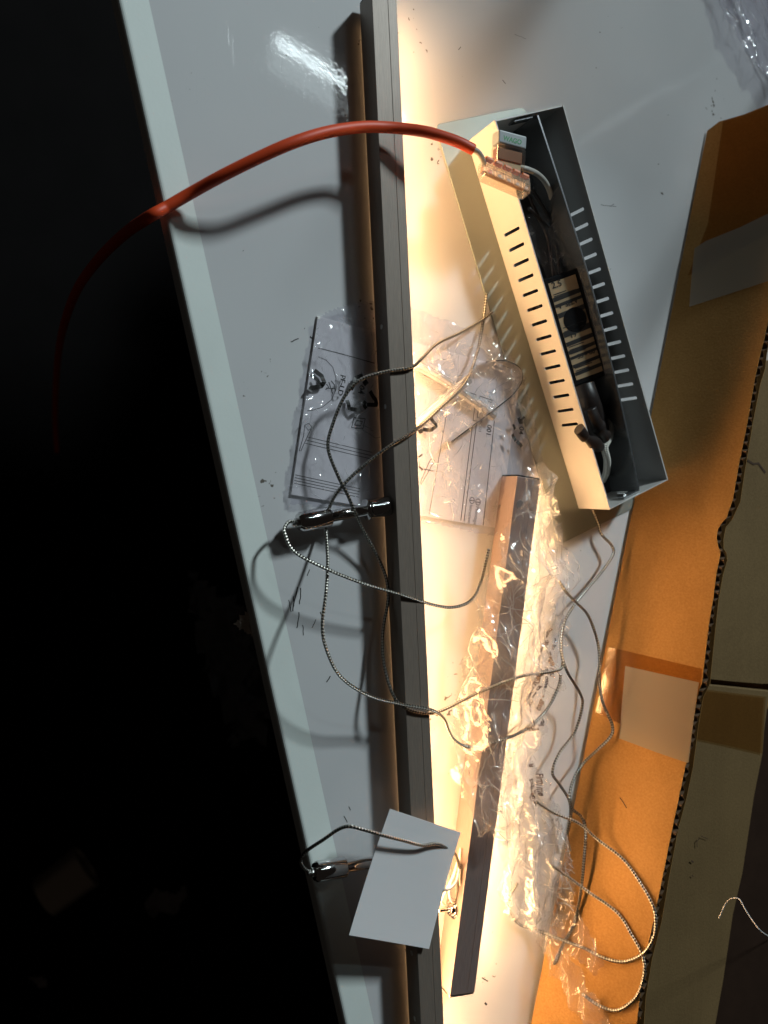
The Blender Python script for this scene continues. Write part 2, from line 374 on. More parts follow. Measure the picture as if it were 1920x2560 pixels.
def mat_cardboard():
    m, nt, b = M('brown cardboard'); setp(b, rough=0.75, spec=0.25); L = nt.links.new
    tc = N(nt, 'ShaderNodeTexCoord')
    n1 = N(nt, 'ShaderNodeTexNoise'); n1.inputs['Scale'].default_value = 700; n1.inputs['Detail'].default_value = 4; L(tc.outputs['Object'], n1.inputs['Vector'])
    n2 = N(nt, 'ShaderNodeTexNoise'); n2.inputs['Scale'].default_value = 14; n2.inputs['Detail'].default_value = 5; L(tc.outputs['Object'], n2.inputs['Vector'])
    mp = N(nt, 'ShaderNodeMapping'); mp.inputs['Rotation'].default_value = (0, 0, math.radians(12)); mp.inputs['Scale'].default_value = (240, 6, 6); L(tc.outputs['Object'], mp.inputs['Vector'])
    n3 = N(nt, 'ShaderNodeTexNoise'); n3.inputs['Scale'].default_value = 1; n3.inputs['Detail'].default_value = 2; L(mp.outputs[0], n3.inputs['Vector'])
    ad = N(nt, 'ShaderNodeMath', operation='ADD'); L(n1.outputs['Fac'], ad.inputs[0]); L(n2.outputs['Fac'], ad.inputs[1])
    a2 = N(nt, 'ShaderNodeMath', operation='MULTIPLY_ADD', i_1=0.22); L(n3.outputs['Fac'], a2.inputs[0]); L(ad.outputs[0], a2.inputs[2])
    mr = N(nt, 'ShaderNodeMapRange'); mr.inputs[1].default_value = 0.82; mr.inputs[2].default_value = 1.42; L(a2.outputs[0], mr.inputs[0])
    mx = N(nt, 'ShaderNodeMix', data_type='RGBA'); mx.inputs[6].default_value = (0.33, 0.165, 0.042, 1); mx.inputs[7].default_value = (0.45, 0.24, 0.075, 1); L(mr.outputs[0], mx.inputs[0]); L(mx.outputs[2], b.inputs['Base Color'])
    bp = N(nt, 'ShaderNodeBump'); bp.inputs['Strength'].default_value = 0.25; bp.inputs['Distance'].default_value = 0.0006; L(a2.outputs[0], bp.inputs['Height']); L(bp.outputs['Normal'], b.inputs['Normal'])
    return m
BOARD = mat_cardboard()
BOARD2 = mat_cardboard(); BOARD2.name = 'cardboard darkened for shade'  # same cardboard, colours darkened for the shade behind the flap
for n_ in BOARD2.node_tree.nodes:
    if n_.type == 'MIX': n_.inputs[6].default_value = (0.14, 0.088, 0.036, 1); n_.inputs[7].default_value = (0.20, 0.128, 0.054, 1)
TAPEB = mat_film('brown packing tape', 0.05, 0.12, (0.92, 0.84, 0.70), 0.45, (0.4, 0.2, 0.08))
TAPEC = mat_film('clear packing tape', 0.26, 0.30, (0.9, 0.88, 0.82), 1.3, (0.80, 0.76, 0.66))  # pale diffuse haze stands in for light reflected off the tape

# ------------------------------------------------------------------ setting: floor, bench, dark surface
def xy(v): return (v.x, v.y)
bm = prism([(-3, -3), (3, -3), (3, 3), (-3, 3)], -0.86, -0.80)
tag(obj('floor', bm, FLOOR), 'dark floor far below the bench edge', 'floor', kind='structure')

e0, e1 = P(293, 0), P(703, 1850); ed = (e1 - e0).normalized()
i0, i1 = P(372, 0), P(935, 2560); idr = (i1 - i0).normalized()
E0, E1 = e0 - ed * 0.5, e0 + ed * 1.15
I0, I1 = i0 - idr * 0.5, i0 + idr * 1.15
bench = thing('workbench', 'white laminate workbench top with scratches under the lamp bars', 'workbench', (0.25, 0, -0.018))
TOPX0, TOPX1 = P(1768, 300).x + 0.20, P(1500, 2560).x + 0.02
bm = prism([xy(I0), xy(I1), xy(P(1720, 2900)), xy(P(1770, 2560)), xy(P(1865, 1883)), (0.62, 0.10), (0.62, I0.y)], -0.018, 0.0)
obj('tabletop', bm, T_WHITE, bench)
bm = prism([xy(E0), xy(E1), xy(I1), xy(I0)], -0.018, 0.0)
es = [e_ for e_ in bm.edges if all(abs(((v_.co - E0).x * ed.y - (v_.co - E0).y * ed.x)) < 1e-4 for v_ in e_.verts) and abs(e_.verts[0].co.z - e_.verts[1].co.z) < 1e-6]
bmesh.ops.bevel(bm, geom=es, offset=0.003, segments=5, affect='EDGES', profile=0.5)
obj('edge_trim', bm, T_EDGE, bench, smooth=False, label='satin pale strip along the front edge')

# scuffs, hair scratches and specks on the bench top
bm = bm_new()
def scuff(u, v, du, dv, wd, wob=0.15, n=6):
    p = [P(u + du * k / n + rnd.uniform(-1, 1) * wob * abs(dv + du) * 0.2, v + dv * k / n + rnd.uniform(-1, 1) * wob * 4, 0) for k in range(n + 1)]
    stroke(p, wd, bm, 0.00008)
for a in ((744, 1468, -12, 60, .0007), (752, 1470, -3, 40, .0006), (722, 1500, 6, 30, .0005), (733, 1490, 2, 26, .0005), (748, 1530, -6, 40, .0006), (757, 1562, 2, 26, .0005),
          (780, 1570, 10, -22, .0005), (800, 1530, 8, 14, .0006), (826, 1690, -10, 16, .0007), (768, 1440, 6, -16, .0005), (727, 855, 20, -9, .0006), (775, 842, 6, 4, .0009),
          (1502, 512, 40, 5, .0003), (1525, 516, 10, -6, .0003), (1285, 85, 30, 12, .0002), (1146, 125, 6, -8, .0004), (1256, 200, 8, 10, .0005),
          (1205, 2444, 15, 9, .0008), (1212, 2507, 5, 5, .0014), (860, 2040, 8, 16, .0005), (872, 2016, 4, 10, .0005)):
    scuff(*a)
for k in range(10):
    u, v = rnd.uniform(520, 1750), rnd.uniform(20, 2540)
    scuff(u, v, rnd.uniform(-3, 3), rnd.uniform(-3, 3), rnd.uniform(.0002, .0004), wob=.04, n=2)
tag(obj('scuff_mark', bm, INK, bench), kind='stuff')

bm = prism([(0.50, -0.9), (1.3, -0.9), (1.3, 0.9), (0.60, 0.9), (0.601, 0.2)], -0.10, -0.03)
tag(obj('dark_shelf', bm, DARKMAT), 'dark brown surface beyond the cardboard carton', 'shelf')

# ------------------------------------------------------------------ lit lamp bar
BZ0, BZ1 = 0.0040, 0.0222
a0, a1 = P(932, 43, BZ1), P(1048, 2470, BZ1); bd = (a1 - a0); bd.z = 0; bd.normalize(); bn = Vector((-bd.y, bd.x, 0)); bn = bn if bn.x > 0 else -bn
top0 = P(929, -31, BZ1); top0 = a0 + bd * ((top0 - a0).dot(bd))
BW = 0.0167; BLEN = 0.80
o = Vector((top0.x, top0.y, BZ0))
BRUSH = mat_brushed('brushed anodised bar', (0.24, 0.195, 0.160), 0.46, bd, 0.25, 0.16)
lamp = thing('pendant_lamp', 'long brushed grey lamp bar lying lit with warm light along one side', 'lamp', o)
H_ = Vector((0, 0, BZ1 - BZ0))
RC = .006
def channel(root, o_, n_, d_, L_, hh, mat, led, low=.0022, BW=BW):
    obj('body', obox(o_, n_ * (BW - RC), d_ * L_, Vector((0, 0, hh)), 0.0003, 2), mat, root)
    for zz, th_ in ((0, low), (hh - .0012, .0012)):
        obj('profile_lip', obox(o_ + n_ * (BW - RC + .00002) + Vector((0, 0, zz)), n_ * RC, d_ * L_, Vector((0, 0, th_)), 0.0002, 1), mat, root)
    obj('led_diffuser', obox(o_ + n_ * (BW - RC + .0001) + d_ * .003 + Vector((0, 0, low + .0002)), n_ * .0010, d_ * (L_ - .006), Vector((0, 0, hh - low - .0016))), led, root)
channel(lamp, o, bn, bd, BLEN, BZ1 - BZ0, BRUSH, LED, .0062)
obj('added_glow', obox(o + bn * .0030 + bd * .01 - Vector((0, 0, .00015)), bn * .0012, bd * (BLEN - .02), Vector((0, 0, .0001))), mat_emit('added glow under the bar', LEDC, 1.3), lamp)  # glowing strip added beneath the bar to warm its shadow
obj('end_cap', obox(o - bd * 0.0012 + bn * 0.0001 + Vector((0, 0, .0001)), bn * (BW - .0002), bd * 0.00118, Vector((0, 0, BZ1 - BZ0 - .0002)), 0.0003, 2), BLACKP, lamp)
for (u, v) in ((951, 818), (965, 1017), (1022, 2382), (1033, 2545)):
    p = P(u, v, 0.0125); p = o + bd * (p - o).dot(bd) + Vector((0, 0, p.z - o.z)) ; p.z = 0.0135
    obj('screw', lathe(p + bn * 0.0002, -bn, [(0, 0.0016), (0.0005, 0.0016), (0.0007, 0.0012), (0.0004, 0.0009)], 14), STEEL, lamp)

def fitting(root, p_bar, p_tip, parent_name):
    d = (p_tip - p_bar); L = d.length; d.normalize()
    f = obj('cable_fitting', lathe(p_bar, d, [(0, .0030), (.0005, .0062), (0.0022, .0064), (.013, .0064), (.0150, .0062), (.0152, .0068), (.0165, .0068), (.0168, .0036), (L - .021, .0036), (L - .0208, .0058), (L - .0204, .0062), (L - .003, .0062), (L - .0015, .0060), (L - .001, .0052), (L, .0050)], 36), CHROME, root, smooth=False)
    for pl in f.data.polygons: pl.use_smooth = len(pl.vertices) == 4
    obj('cable_nipple', lathe(p_tip, d, [(-.0005, .0028), (.0016, .0028), (.0022, .0018), (.004, .0016)], 16), STEEL, f)
    return f
FZ = 0.0125
tip1 = P(745, 1306, FZ); barp1 = P(972, 1264, FZ); q = o + bd * (barp1 - o).dot(bd); barp1 = Vector((q.x, q.y, FZ))
fitting(lamp, barp1, tip1, '')
tip2 = P(785, 2180, FZ); barp2 = P(1024, 2140, FZ); q = o + bd * (barp2 - o).dot(bd); barp2 = Vector((q.x, q.y, FZ))
fitting(lamp, barp2, tip2, '')

# ------------------------------------------------------------------ second lamp bar
CZ0, CZ1 = 0.0016, 0.0206; BW2 = .0193
c0, c1 = P(1293, 1190, CZ1), P(1124, 2496, CZ1); sd = (c1 - c0); SLEN = sd.length; sd.normalize(); sn = Vector((-sd.y, sd.x, 0)); sn = sn if sn.x > 0 else -sn
BRUSH2 = mat_brushed('brushed bronze bar', (0.30, 0.22, 0.195), 0.42, sd, 0.30, 0.18)
so = Vector((c0.x, c0.y, CZ0)); SH = Vector((0, 0, CZ1 - CZ0))
bar2 = thing('spare_lamp_bar', 'shorter brushed brown lamp bar half wrapped in crumpled plastic', 'lamp bar', so)
channel(bar2, so, sn, sd, SLEN - .0016, CZ1 - CZ0, BRUSH2, LED2, .0085, BW2)
obj('end_cap', obox(so + sd * (SLEN - .0015) + sn * .0002, sn * (BW2 - .0004), sd * .0015, SH - Vector((0, 0, .0004)), 0.0003, 2), STEEL, bar2)
obj('end_cap', obox(so - sd * .0012 + sn * .0002, sn * (BW2 - .0004), sd * .00115, SH - Vector((0, 0, .0004)), 0.0003, 2), BLACKP, bar2)
p = P(1300, 1262, CZ1)
obj('plug', lathe(p - Vector((0, 0, .0005)), (0, 0, 1), [(0, .0034), (.0007, .0034), (.0009, .0030)], 24), simple('grey plug', (0.16, 0.15, 0.15), 0.5), bar2)
q = P(1136, 2272, 0.0115); q = so + sd * (q - so).dot(sd); q.z = 0.0115
st = obj('threaded_stud', lathe(q, -sn, [(0, .0062), (.0006, .0062), (.0007, .0054), (.0014, .0054), (.0016, .0042), (.0034, .0040), (.0036, .0030), (.0044, .0028), (.0046, .0014), (.0115, .0014), (.0118, .0011)], 28), CHROME, bar2)
for pl in st.data.polygons: pl.use_smooth = False

FL0, FL1 = P(1768, 327, .0015), P(1350, 2420, .0015); FLR = P(1816, 1294, .0625)
fn_ = (FL1 - FL0).cross(FLR - FL0).normalized(); fn_ = fn_ if fn_.z > 0 else -fn_
FPL = (FL0, fn_)
def flap_z(x, y): return max(0.0, FL0.z - ((x - FL0.x) * fn_.x + (y - FL0.y) * fn_.y) / fn_.z)
def lay(u, v, z):
    """as P, but never below the leaning cardboard flap"""
    p = P(u, v, z)
    if z > -.02 and u > 1300 and p.z < flap_z(p.x, p.y) + .0015 and v > 1350:
        p = PP(u, v, (FL0 + fn_ * .0016, fn_))
    return p
# thin lead wires coiled by the stud
def cable(name, pts, r, mat, label, cat, group=None, sides=10, n=10):
    b = tube([lay(*p) for p in pts], r, sides, n=n); return tag(obj(name, b, mat), label, cat, group)
lead = thing('lead_wire', 'little bundle of pale lead wires with capped end beside the chrome stud', 'wire', P(1130, 2220, 0.004))
WHITEW = simple('pale silicone wire', (0.75, 0.70, 0.60), 0.4)
for pts in (((1152, 2120, .012), (1148, 2170, .016), (1140, 2205, .018), (1120, 2224, .020), (1104, 2221, .024)),
            ((1150, 2130, .010), (1139, 2180, .014), (1126, 2210, .016), (1124, 2240, .015), (1134, 2256, .013), (1142, 2240, .013), (1143, 2205, .014)),
            ((1153, 2160, .014), (1150, 2200, .016), (1154, 2225, .014), (1157, 2240, .010)),
            ((1146, 2150, .012), (1131, 2195, .014), (1112, 2232, .014), (1104, 2252, .010), (1110, 2262, .008))):
    obj('wire', tube([P(*p) for p in pts], .0009, 8), WHITEW, lead)
obj('wire_cap', lathe(P(1108, 2222, .0235), P(1100, 2220, .026) - P(1108, 2222, .0235), [(0, .0012), (.0006, .0022), (.0024, .0023), (.0030, .0018)], 14), WHITEW, lead)

# ------------------------------------------------------------------ steel cables
G = 'braided steel suspension cables'
RW = 0.00105
cable('suspension_cable', [(742, 1307, .0125), (724, 1304, .0135), (712, 1318, .016), (713, 1335, .018), (735, 1378, .022), (800, 1415, .026), (900, 1456, .026), (1000, 1486, .0245), (1090, 1514, .020), (1140, 1517, .018), (1180, 1498, .017), (1203, 1450, .018), (1214, 1405, .022), (1222, 1372, .024)], RW, WIRE,
      'braided steel cable from upper chrome fitting across the lit bar into the plastic', 'cable', G)
cable('suspension_cable', [(1230, 781, .001), (1200, 803, .004), (1150, 832, .010), (1092, 860, .018), (1058, 893, .0235), (1028, 918, .0245), (960, 930, .0235), (900, 950, .022), (862, 990, .020), (832, 1060, .016), (820, 1120, .016), (845, 1190, .019), (868, 1235, .0205), (885, 1275, .020), (905, 1320, .014), (940, 1385, .010), (964, 1440, .010), (970, 1500, .009), (957, 1580, .010), (960, 1660, .013), (982, 1735, .021), (1010, 1768, .0235), (1060, 1783, .0235), (1105, 1776, .021), (1200, 1730, .020), (1300, 1692, .026), (1375, 1680, .026), (1402, 1672, .022), (1407, 1655, .018)], RW, WIRE,
      'braided steel cable passing behind the chrome fitting then twisting over the bar', 'cable', G)
cable('suspension_cable', [(1216, 735, .002), (1206, 815, .003), (1192, 885, .008), (1162, 958, .014), (1100, 1020, .020), (1035, 1078, .0245), (970, 1118, .0245), (900, 1172, .020), (850, 1222, .016), (826, 1262, .008), (815, 1310, .006), (819, 1400, .017), (815, 1480, .028), (806, 1560, .033), (815, 1620, .034), (850, 1690, .032), (920, 1738, .030), (1000, 1760, .0255), (1075, 1774, .0262), (1108, 1795, .022), (1122, 1828, .020), (1140, 1853, .020), (1180, 1868, .022), (1250, 1850, .026), (1310, 1826, .028), (1362, 1780, .022), (1395, 1720, .020), (1402, 1685, .021)], RW, WIRE,
      'braided steel cable making the wide loop on the dim white side of the bar', 'cable', G)
cable('suspension_cable', [(1480, 1270, .002), (1496, 1308, .004), (1503, 1335, .006), (1528, 1362, .008), (1533, 1385, .008), (1508, 1425, .008), (1462, 1480, .010), (1436, 1512, .013), (1409, 1562, .016), (1403, 1625, .018), (1417, 1677, .022), (1451, 1735, .018), (1455, 1768, .016), (1436, 1831, .014), (1398, 1883, .012), (1381, 1931, .012), (1398, 1960, .012), (1422, 1999, .012), (1426, 2037, .010), (1420, 2075, .008), (1412, 2120, .004)], RW, WIRE,
      'braided steel cable coming out from under the slotted canopy', 'cable', G)
cable('suspension_cable', [(1398, 1452, .018), (1412, 1475, .020), (1436, 1502, .018), (1470, 1538, .014), (1494, 1605, .012), (1499, 1658, .014), (1499, 1711, .014), (1508, 1759, .018), (1530, 1812, .022), (1527, 1840, .022), (1494, 1874, .018), (1455, 1912, .012), (1431, 1955, .013), (1424, 1994, .016), (1431, 2022, .016), (1453, 2042, .018), (1464, 2075, .020), (1460, 2147, .022), (1453, 2219, .022), (1436, 2305, .018), (1405, 2365, .010), (1385, 2410, .006)], RW, WIRE,
      'braided steel cable wandering over the inner edge of the orange cardboard', 'cable', G)
cable('suspension_cable', [(1340, 2005, .014), (1384, 2032, .018), (1446, 2058, .024), (1494, 2099, .028), (1556, 2147, .036), (1599, 2205, .046), (1631, 2262, .056), (1639, 2305, .060), (1633, 2344, .060), (1609, 2382, .056), (1561, 2404, .046), (1508, 2394, .036), (1455, 2368, .026), (1408, 2351, .018), (1339, 2324, .006), (1297, 2309, .004), (1273, 2270, .004), (1276, 2239, .006), (1294, 2209, .010)], RW, WIRE,
      'braided steel cable in the outer big loop reaching the torn cardboard edge', 'cable', G)
cable('suspension_cable', [(1380, 2165, .016), (1417, 2190, .020), (1470, 2229, .028), (1542, 2281, .042), (1580, 2339, .050), (1607, 2392, .058), (1609, 2440, .060), (1590, 2492, .056), (1545, 2525, .046), (1500, 2515, .038), (1455, 2485, .030)], RW, WIRE,
      'braided steel cable in the lowest loop ending by the plastic tail', 'cable', G)
cable('suspension_cable', [(787, 2180, .0125), (770, 2178, .013), (756, 2166, .015), (752, 2150, .018), (766, 2128, .022), (810, 2098, .030), (845, 2074, .034), (873, 2066, .040), (912, 2075, .043), (963, 2090, .043), (1004, 2100, .041), (1055, 2113, .036), (1086, 2109, .033), (1106, 2114, .029), (1137, 2134, .022), (1150, 2170, .016)], RW, WIRE,
      'braided steel cable from the lower chrome fitting crossing the white card', 'cable', G)

# ------------------------------------------------------------------ cover plate and canopy
pl0, pl1, pl3 = P(1087, 312, .001), P(1312, 267, .001), P(1417, 1354, .001)
pu = (pl1 - pl0).normalized(); pv = (pl3 - pl0).normalized(); pv = (pv - pv.dot(pu) * pu).normalized()
PWD, PLN, PR = 0.076, 0.300, 0.004
def rrect(w_, l_, r, n=5):
    out = []
    for cx_, cy_, a0_ in ((w_ - r, l_ - r, 0), (r, l_ - r, 90), (r, r, 180), (w_ - r, r, 270)):
        for i in range(n + 1):
            a = math.radians(a0_ + 90 * i / n); out.append((cx_ + r * math.cos(a), cy_ + r * math.sin(a)))
    return out
bm = prism([xy(pl0 + pu * a + pv * b) for a, b in rrect(PWD, PLN, PR)], 0.0002, 0.0013, bev=0.0002, seg=1)
tag(obj('cover_plate', bm, PLATEM), 'flat pale grey metal plate lying beneath the slotted canopy', 'plate')

KZ0, KZ1 = 0.0016, 0.0350
k0, k1, k2, k3 = P(1237, 300, KZ1), P(1410, 265, KZ1), P(1670, 1197, KZ1), P(1527, 1283, KZ1)
kv = ((k3 - k0).normalized() + (k2 - k1).normalized()).normalized(); ku = Vector((-kv.y, kv.x, 0)); ku = ku if ku.x > 0 else -ku
KW, KL, KH, KT = 0.0578, 0.2665, KZ1 - KZ0, 0.0009
ko = Vector((k0.x, k0.y, KZ0)); UZ = Vector((0, 0, 1))
canopy = thing('lamp_canopy', 'white metal ceiling canopy box lying open side up with vent slots', 'canopy', ko)
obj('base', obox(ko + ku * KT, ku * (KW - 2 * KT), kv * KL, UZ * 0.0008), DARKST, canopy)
def slot_s(px):   # position along the length from a pixel on the rim side
    return [(P(u, v, KZ0 + 0.018) - ko).dot(kv) for u, v in px]
s_first, s_last = slot_s([(1270, 582), (1417, 1065)])
S = [s_first + (s_last - s_first) * i / 13 for i in range(14)]
holes = [stadium(s, 0.0085, 0.0265, 0.0011) for s in S]
rect = [(0, 0), (KL, 0), (KL, KH), (0, KH)]
obj('side_wall', holed(ko + ku * KT, kv, UZ, rect, holes, -KT if (kv.cross(UZ)).dot(ku) > 0 else KT), PAINT, canopy)
obj('side_wall', holed(ko + ku * (KW - KT), kv, UZ, rect, holes, KT if (kv.cross(UZ)).dot(ku) > 0 else -KT), PAINT, canopy)
obj('end_wall', obox(ko + ku * (KT + .00005), ku * (KW - 2 * KT - .0001), kv * KT, UZ * (KH - .0003)), PAINT, canopy)
obj('end_wall', obox(ko + ku * (KT + .00005) + kv * (KL - KT), ku * (KW - 2 * KT - .0001), kv * KT, UZ * (KH - .0003)), PAINT, canopy)

# mounting bracket inside
lz = KZ1 - 0.0025
l0, l1 = P(1340, 285, lz), P(1601, 1246, lz)
lu = (l0 - ko).dot(ku); lu2 = (l1 - ko).dot(ku); lu = (lu + lu2) / 2; lv0, lv1 = (l0 - ko).dot(kv), (l1 - ko).dot(kv)
lv0 = max(lv0, 0.0015); lv1 = min(lv1, KL - 0.0015)
br = thing('mounting_bracket', 'dark steel mounting bracket with bright lip standing inside the canopy', 'bracket', ko + ku * lu + kv * (lv0 + lv1) / 2 + UZ * .001)
BRK = simple('dark bracket steel', (0.30, 0.31, 0.32), 0.25, 0.8, bump=0.05)
bh = lz - KZ0 - 0.001
lip_path = crom([P(u, v, lz) for u, v in ((1342, 286), (1405, 480), (1473, 700), (1524, 896), (1566, 1075), (1601, 1246))], 6)
lip_path = [ko + ku * min((q_ - ko).dot(ku), KW - .004) + kv * min(max((q_ - ko).dot(kv), .0015), KL - .0015) for q_ in lip_path]
bm = bm_new(); rows = []
for q_ in lip_path:
    rows.append([bm.verts.new(Vector((q_.x, q_.y, z)) + ku * w_) for z, w_ in ((KZ0 + .001, 0), (KZ0 + .001, .0012), (lz, .0012), (lz, 0))])
for i in range(len(rows) - 1):
    for k in range(4): bm.faces.new((rows[i][k], rows[i][(k + 1) % 4], rows[i + 1][(k + 1) % 4], rows[i + 1][k]))
bm.faces.new(rows[0]); bm.faces.new(rows[-1][::-1]); bmesh.ops.recalc_face_normals(bm, faces=bm.faces)
obj('lip', bm, BRK, br)
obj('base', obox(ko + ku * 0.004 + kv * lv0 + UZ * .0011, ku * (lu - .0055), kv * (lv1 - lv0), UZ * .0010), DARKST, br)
obj('tab', obox(ko + ku * (lu - .016) + kv * (lv0) + UZ * (bh - .006), ku * 0.0150, kv * 0.0012, UZ * .0068), BRK, br)
obj('tab', obox(ko + ku * (lu - .016) + kv * (lv1 - .0012) + UZ * (bh - .006), ku * 0.0150, kv * 0.0012, UZ * .0068), BRK, br)
p = P(1560, 1238, lz - .003)
obj('screw', lathe(p - UZ * .006, (0, 0, 1), [(i * .0004, .0012 if i % 2 else .0017) for i in range(18)], 12), STEEL, br)
c_ = ko + ku * (lu - .0001) + kv * ((P(1502, 800, .015) - ko).dot(kv)) + UZ * .013
obj('lug', lathe(c_, -ku, [(0, .0042), (.0012, .0042), (.0014, .0034), (.0006, .0032)], 20), BRK, br)

# LED driver, leaning on the bracket lip
d0, d1 = P(1362, 697, .016), P(1449, 962, .016)
ds0, ds1 = (d0 - ko).dot(kv), (d1 - ko).dot(kv)
du0 = .0060; DT = math.radians(17); dux = (ku * math.cos(DT) + UZ * math.sin(DT)); dup = (UZ * math.cos(DT) - ku * math.sin(DT))
DW = .042; DH = .010
do = ko + ku * (du0 + DH * math.sin(DT)) + kv * ds0 + UZ * .0030; LL = ds1 - ds0
drv = thing('led_driver', 'black driver block with printed label inside the canopy', 'driver', do)
obj('housing', obox(do, dux * DW, kv * LL, dup * DH, 0.0012, 2), BLACKP, drv)
LABEL = simple('driver label', (0.44, 0.32, 0.19), 0.45, var=0.1)
lo = do + dup * (DH + .00005)
lab = obj('label', obox(lo + dux * .0125 + kv * .004, dux * .0205, kv * (LL - .008), dup * .00015), LABEL, drv)
def lp(a, b): return lo + dux * (.0125 + a * .0205) + kv * (.004 + b * (LL - .008)) + dup * .0002
dplane = lambda x, y: lo.z + .0004 + math.tan(DT) * ((x - lo.x) * ku.x + (y - lo.y) * ku.y)
bm = bm_new()
for t_, a_, b_, z_ in (('2.5', .08, .06, .006), ('SELV', .35, .27, .0045), ('V', .1, .27, .0045), ('19', .2, .58, .005), ('55 - 60', .25, .80, .0045)):
    lettering(t_, lp(a_, b_), ku, z_, bm, dplane, .0, bold=.0001)
for b_ in (.12, .14, .46, .50, .66, .69, .73, .88, .91):
    stroke([lp(.05, b_) + dup * .0002, lp(rnd.uniform(.5, .95), b_) + dup * .0002], .0006, bm)
for b_, w_ in ((.17, .0030), (.235, .0022), (.335, .0034), (.53, .0040), (.63, .0030), (.715, .0026), (.775, .0020), (.86, .0024), (.94, .0026)):  # wide dark bands painted in as the shade between slot-lit stripes
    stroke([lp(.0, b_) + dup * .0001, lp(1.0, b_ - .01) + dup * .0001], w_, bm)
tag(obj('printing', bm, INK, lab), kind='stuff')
obj('black_dot', lathe(lp(.55, .42), dup, [(0, .0085), (.0002, .0085)], 32), BLACKP, lab)
for k in range(4):
    obj('terminal_ridge', obox(do + dux * .001 + kv * (.003 + k * .004) + dup * (DH + .0001), dux * .003, kv * .002, dup * .0012, .0003, 1), BLACKP, drv)

# wiring stuffed into the canopy
blk = thing('heat_shrink_lead', 'pair of black heat-shrunk lead ends poking out over the canopy rim', 'wire end', P(1480, 1090, .02))
obj('sleeve', tube([P(1447, 1072, .043), P(1462, 1092, .040), P(1482, 1106, .034), P(1504, 1119, .028)], .0042, 14, rfun=lambda t: 1.0 + .28 * math.sin(t * 9 + 1) * (t > .35) - .12 * t, flat=.75), RUBBER, blk)
obj('sleeve', tube([P(1476, 1022, .034), P(1487, 1050, .034), P(1502, 1076, .030), P(1514, 1092, .024)], .0047, 14, rfun=lambda t: 1.0 + .22 * math.sin(t * 11 + 2) * (t > .5), flat=.75), RUBBER, blk)
cable('grey_sleeving', [(1456, 965, .018), (1468, 1000, .020), (1482, 1040, .016), (1496, 1085, .012)], .0085, RUBBER, 'wide black sleeve just below the driver block', 'sleeve', sides=16)
cable('textile_sleeve', [(1500, 945, .012), (1517, 990, .014), (1526, 1040, .016), (1524, 1090, .020), (1512, 1118, .024), (1518, 1150, .022), (1516, 1180, .014), (1507, 1200, .006)], .0026, SLEEVE, 'white braided sleeve curling inside the canopy', 'sleeve', sides=14)
for blab, pts in zip(('longer thin black wire hugging the bracket lip inside the canopy', 'thin black wire running straight down the canopy middle to the driver', 'short black wire stub under the grey supply wire in the canopy'), (((1330, 470, .020), (1360, 520, .016), (1385, 570, .012), (1395, 640, .010), (1400, 690, .010)), ((1310, 460, .022), (1345, 540, .014), (1370, 600, .012), (1384, 690, .012)), ((1322, 520, .02), (1362, 560, .012), (1388, 575, .008)))):
    cable('black_wire', pts, .0011, RUBBER, blab, 'wire', 'black wires inside the canopy', sides=8)

# red supply cable with grey core
cable('red_cable', [(1183, 374, .0450), (1140, 353, .0440), (1070, 331, .0395), (1010, 322, .0345), (960, 318, .0325), (900, 318, .0345), (820, 330, .0390), (740, 354, .0400), (660, 388, .0345), (560, 437, .0235), (480, 481, .0110), (420, 516, .0060), (372, 543, .003), (310, 586, -.040), (245, 650, -.100), (195, 720, -.16), (165, 795, -.24), (148, 870, -.36), (140, 960, -.50), (138, 1050, -.66), (142, 1130, -.77)], .0033, RED,
      'thick red supply cable arching over the bench edge to the connector', 'cable', sides=20)
cable('grey_core_wire', [(1180, 373, .0450), (1195, 380, .0455), (1205, 395, .0445), (1210, 412, .042)], .0017, GREYW, 'short grey core leaving the red cable end', 'wire', sides=12)
cable('grey_supply_wire', [(1296, 418, .038), (1320, 424, .038), (1346, 437, .034), (1366, 460, .028), (1378, 492, .020), (1384, 540, .012)], .0018, GREYW, 'grey wire dropping from the block connector into the canopy', 'wire', sides=12)

# lever connectors
def frame3(p, q, z, up):  # unit axes for a block: p->q long axis
    e = (q - p); L_ = e.length; e.normalize(); f = (up - up.dot(e) * e).normalized(); return e, f, L_
cz = 0.0450
A_, B_ = P(1214, 392, cz), P(1326, 443, cz - .002)
e, up_, L_ = frame3(A_, B_, cz, Vector((0.10, 0.25, 1)))
g = up_.cross(e); g = g if g.y < 0 else -g       # towards the viewer's lower side
W2, H2 = 0.0120, 0.0085
con = thing('lever_connector', 'clear five-way lever connector with orange levers on the canopy rim', 'connector', A_ - up_ * H2)
bo = A_ - up_ * H2
obj('clear_body', obox(bo, e * L_, g * W2, up_ * H2, 0.0009, 2), CLEAR, con)
obj('metal_core', obox(bo + e * .0012 + g * .0025 + up_ * .0012, e * (L_ - .0024), g * .004, up_ * .0035), simple('copper busbar', (0.55, 0.30, 0.16), 0.35, 0.8), con)
